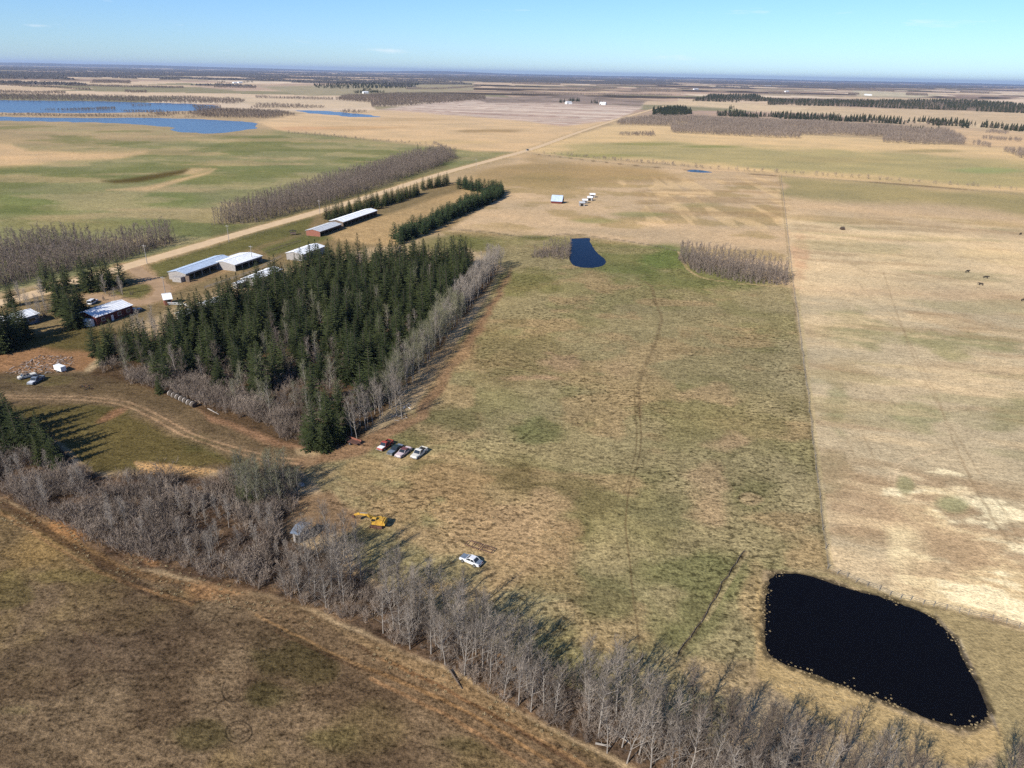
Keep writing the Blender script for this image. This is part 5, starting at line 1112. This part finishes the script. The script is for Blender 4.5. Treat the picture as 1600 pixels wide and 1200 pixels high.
for i, (u, v, a, lb) in enumerate([(1511, 426, .2, 'black cow highest of the three together on the straw field'), (1540, 435, -.3, 'black cow farthest right of the three together'), (1532, 446, 2.9, 'black cow lowest of the three together on the straw field'), (1594, 367, .5, 'black cow alone near the right edge of the picture'), (1599, 471, 0, 'black cow cut by the right edge below the others')]):
    q = P(u, v); o = c0 if i == 0 else dup(c0, (0, 0, 0), 0); o.location = (q[0], q[1], 0); o.rotation_euler = (0, 0, a); o['label'] = lb; o['group'] = 'cattle on the straw field'; o.scale = (.95,)*3
# hay feeder on the straw field
q = P(1316, 359); t = thing('hay_feeder', 'round dark hay feeder alone on the straw field', 'hay feeder', (q[0], q[1], 0), .3)
MB().tube([(-.9, 0, 1.0), (-.85, 0, 1.0), (.85, 0, 1.0), (.9, 0, 1.0)], [.9, 1.0, 1.0, .9], 16).build('hay_roll', M_BALE, t)
rg = MB()
for z in (.3, .8, 1.3):
    n = 20; pts = [(1.5*math.cos(6.283*i/n), 1.5*math.sin(6.283*i/n), z) for i in range(n+1)]; rg.tube(pts, .04, 5, False)
for i in range(10): a = .628*i; rg.tube([(1.5*math.cos(a), 1.5*math.sin(a), 0), (1.5*math.cos(a), 1.5*math.sin(a), 1.3)], .04, 5)
rg.build('feeder_ring', M_RUST, t)
q = P(458, 367); t = thing('cattle_feeder', 'dark feeder standing on the grass left of the faded red shed end', 'feeder', (q[0], q[1], 0), .3)
MB().prism([(-1.4, .5), (-1.7, 1.5), (1.7, 1.5), (1.4, .5)], -.8, .8).build('trough', M_BROWNW, t)
lg_ = MB()
for x in (-1.2, 1.2):
    for y in (-.6, .6): lg_.box(x-.08, x+.08, y-.08, y+.08, 0, .55)
lg_.build('legs', M_BROWNW, t); MB().prism([(-1.9, 2.0), (0, 2.7), (1.9, 2.0), (1.9, 2.1), (0, 2.8), (-1.9, 2.1)], -1, 1).build('roof', M_DARK, t)
MB().box(-.1, .1, -.1, .1, 1.4, 2.6).build('post', M_BROWNW, t)
# ------------------------------------------------------------------ fences and poles
pm = MB(); pm.tube([(0, 0, -.2), (0, 0, 1.35)], [.06, .05], 6); _o = pm.build('post', M_POST); POSTM = _o.data; bpy.data.objects.remove(_o)
def fence(label, px, n, wires=(.45, .8, 1.15), name='wire_fence', mw=None, wr=.02, ps=1.0):
    w = [P(*p)[:2] for p in px]; seg = [np.linalg.norm(b-a) for a, b in zip(w[:-1], w[1:])]; tot = sum(seg)
    t = thing(name, label, 'fence', (w[0][0], w[0][1], 0)); pts = []
    for i in range(n+1):
        s = tot*i/n; k = 0
        while k < len(seg)-1 and s > seg[k]: s -= seg[k]; k += 1
        q = w[k]+(w[k+1]-w[k])*min(s/seg[k], 1)+rng.normal(0, .12, 2); q = q-w[0]; pts.append(q)
        o = bpy.data.objects.new('post', POSTM); COL.objects.link(o); o.parent = t; o.location = (q[0], q[1], 0); o.rotation_euler = (random.gauss(0, .06), random.gauss(0, .06), random.random()*6); o.scale = (1, 1, random.uniform(.85, 1.1)*ps)
    m = MB()
    for z in wires: m.tube([(a[0], a[1], z+random.gauss(0, .03)) for a in pts], wr, 3, False)
    m.build('wire', mw or M_WIRE, t); return t
fence('long wire fence between green pasture and straw field', FENCE1, 95)
fence('wire fence running right from the black pond across the straw', [(1292, 890), (1400, 935), (1500, 958), (1600, 982), (1690, 1004)], 22)
fence('sagging dark fence from pasture down to the hedgerow', [(1163, 862), (1130, 912), (1100, 965), (1058, 1024)], 14, (.12, .25, .4), mw=M_BROWNW, wr=.03, ps=.35)
fence('wire fence along the barn side of the gravel road', [(262, 407), (330, 388), (420, 362), (500, 338)], 40)
fence('wire fence beside the side road across the plain', [(836, 242), (1000, 260), (1200, 275), (1400, 289), (1600, 304), (1690, 312)], 90)
fence('pasture fence along the far edge of the green meadow', [(455, 208), (570, 219), (700, 231), (790, 240)], 60)
fence('wire fence from shelterbelt past the blue pond to the bare clump', [(700, 359), (835, 373), (880, 367), (1000, 381), (1062, 394)], 50)
fence('board corral fence beside the small white hut', [(262, 477), (285, 478), (300, 482)], 6, (.5, .9, 1.2), 'board_fence', M_WHITE, .07)
fence('board fence between barns and shed line', [(320, 452), (400, 425), (440, 402)], 18, (.5, .9, 1.2), 'board_fence', M_GREYW, .06)
fence('board fence behind the wider white-roofed barn', [(415, 396), (450, 384), (470, 378)], 10, (.5, .9, 1.2), 'board_fence', M_BROWNW, .07)
def pole(u, v, h, label, group='power poles'):
    q = P(u, v); t = thing('utility_pole', label, 'utility pole', (q[0], q[1], 0), head((200, 416), (700, 268))+1.57, group)
    MB().tube([(0, 0, -.3), (0, 0, h)], [.16, .11], 7).build('pole', M_GREYW, t); MB().box(-1.0, 1.0, -.07, .07, h-.7, h-.55).build('crossarm', M_GREYW, t)
    ins = MB()
    for x in (-.9, .9, .3): ins.tube([(x, 0, h-.55), (x, 0, h-.35)], .05, 6)
    ins.build('insulators', M_WHITE, t)
for u, v, h, lb in [(358, 378, 9, 'utility pole beside the gravel road above the blue-roofed barn'), (230, 412, 9, 'utility pole beside the gravel road at the yard entrance'), (259, 462, 8, 'utility pole by the small white hut'), (395, 413, 9, 'utility pole at the corner of the wider barn'), (500, 335, 9, 'utility pole at the start of the roadside spruce row'), (744, 262, 8, 'utility pole far along the gravel road')]: pole(u, v, h, lb)
# leaning snags in the hedgerow edge and fallen trunks
for i, (u0, v0, u1, v1, lb) in enumerate([(702, 1048, 722, 1077, 'fallen dark trunk lying from the hedgerow into the brown field'), (930, 1164, 955, 1167, 'pale fallen log at the foot of the hedgerow'), (948, 1138, 985, 1163, 'bleached fallen trunk below the near aspens'), (325, 640, 342, 648, 'pale fallen log under the grove edge')]):
    a = P(u0, v0); b = P(u1, v1); t = thing('fallen_log', lb, 'log', (a[0], a[1], 0)); d = b-a
    m = MB(); m.tube([(0, 0, .35), (d[0]*.5, d[1]*.5, .22), (d[0], d[1], .10)], [.17, .14, .07], 7); m.build('trunk', M_BARK if i == 0 else M_ASPBARK, t)
    br = MB()
    for k in range(5):
        f_ = random.uniform(.2, .9); q = Vector((d[0]*f_, d[1]*f_, .2)); br.tube([q, q+Vector((random.gauss(0, .5), random.gauss(0, .5), random.uniform(.2, .7)))], [.05, .015], 4)
    br.build('branches', M_BARK if i == 0 else M_ASPBARK, t)
# ------------------------------------------------------------------ tussocks round the pond and dry grass (uncountable)
def tuft_t(seed, n=30, h=.38, w=.07):
    r = random.Random(seed); t = TT()
    for i in range(n):
        a = r.uniform(0, 6.28); e = r.uniform(.1, .7); b = np.array([math.cos(a), math.sin(a), 0])*r.uniform(0, .26); t.blade(b, np.array([math.cos(a)*e, math.sin(a)*e, 1])*h*r.uniform(.6, 1), w, r)
    return t.arr()
TF = [tuft_t(900+i) for i in range(5)]
pw_ = wpoly(POND_PX); ring_ = sample([(1180, 880), (1300, 890), (1470, 950), (1530, 1030), (1575, 1150), (1500, 1160), (1300, 1085), (1180, 1040)], .48)
d_ = segdist(ring_[:, 0], ring_[:, 1], pw_, True); ins = inside(ring_[:, 0], ring_[:, 1], pw_); uu, vv = proj(ring_[:, 0], ring_[:, 1])
near_ = (vv-900)*1600-(uu-1200)*1100*1.0; south = vv > 1000+(uu-1200)*.36
k_ = (d_ < np.where(ins, np.where(south, 2.4, .7), np.where(south, 3.2, 1.0))) & (rng.random(len(d_)) < np.where(ins, .55, .8)*np.exp(-d_/1.6)*1.3)
k_ &= fbm(ring_[:, 0]/2.2, ring_[:, 1]/2.2, 201, 3) > np.where(ins, .47, .36)
tp = ring_[k_]; o = scatter_merge('shore_tussocks', TF, tp, rng.uniform(.2, .65, len(tp)), [M_STRAW]); tag(o, 'straw coloured sedge tussocks ringing the black pond', 'tussocks', kind='stuff')
dg = np.concatenate([sample([(440, 760), (540, 765), (700, 790), (900, 830), (900, 900), (820, 950), (650, 880), (560, 830), (430, 850)], 1.5), sample([(-50, 760), (60, 800), (150, 855), (330, 905), (520, 965), (700, 1045), (930, 1175), (900, 1190), (640, 1060), (420, 960), (250, 930), (60, 840), (-50, 790)], 1.0), sample([(215, 722), (310, 730), (340, 740), (280, 754), (215, 745)], .9), sample([(1190, 1040), (1350, 1085), (1500, 1150), (1560, 1170), (1480, 1200), (1300, 1150), (1180, 1090)], 1.0)])
kp = fbm(dg[:, 0]/5, dg[:, 1]/5, 161, 3) > .47; dg = dg[kp]
o = scatter_merge('dry_grass', TF, dg, rng.uniform(.5, 1.1, len(dg)), [M_STRAW]); tag(o, 'tufts of dry straw grass on the rough ground', 'dry grass', kind='stuff')
#@HAZE
def haze():
    m = bpy.data.materials.new('haze'); m.use_nodes = True; n = m.node_tree.nodes; n.clear()
    o = n.new('ShaderNodeOutputMaterial'); v = n.new('ShaderNodeVolumePrincipled'); v.inputs['Color'].default_value = (.62, .76, 1, 1); v.inputs['Density'].default_value = 2.7e-5; v.inputs['Anisotropy'].default_value = .2
    m.node_tree.links.new(v.outputs[0], o.inputs['Volume'])
    x = 70000; b = MB().box(-x, x, -x, x, -2, 260).build('haze', m); tag(b, kind='stuff')
haze()
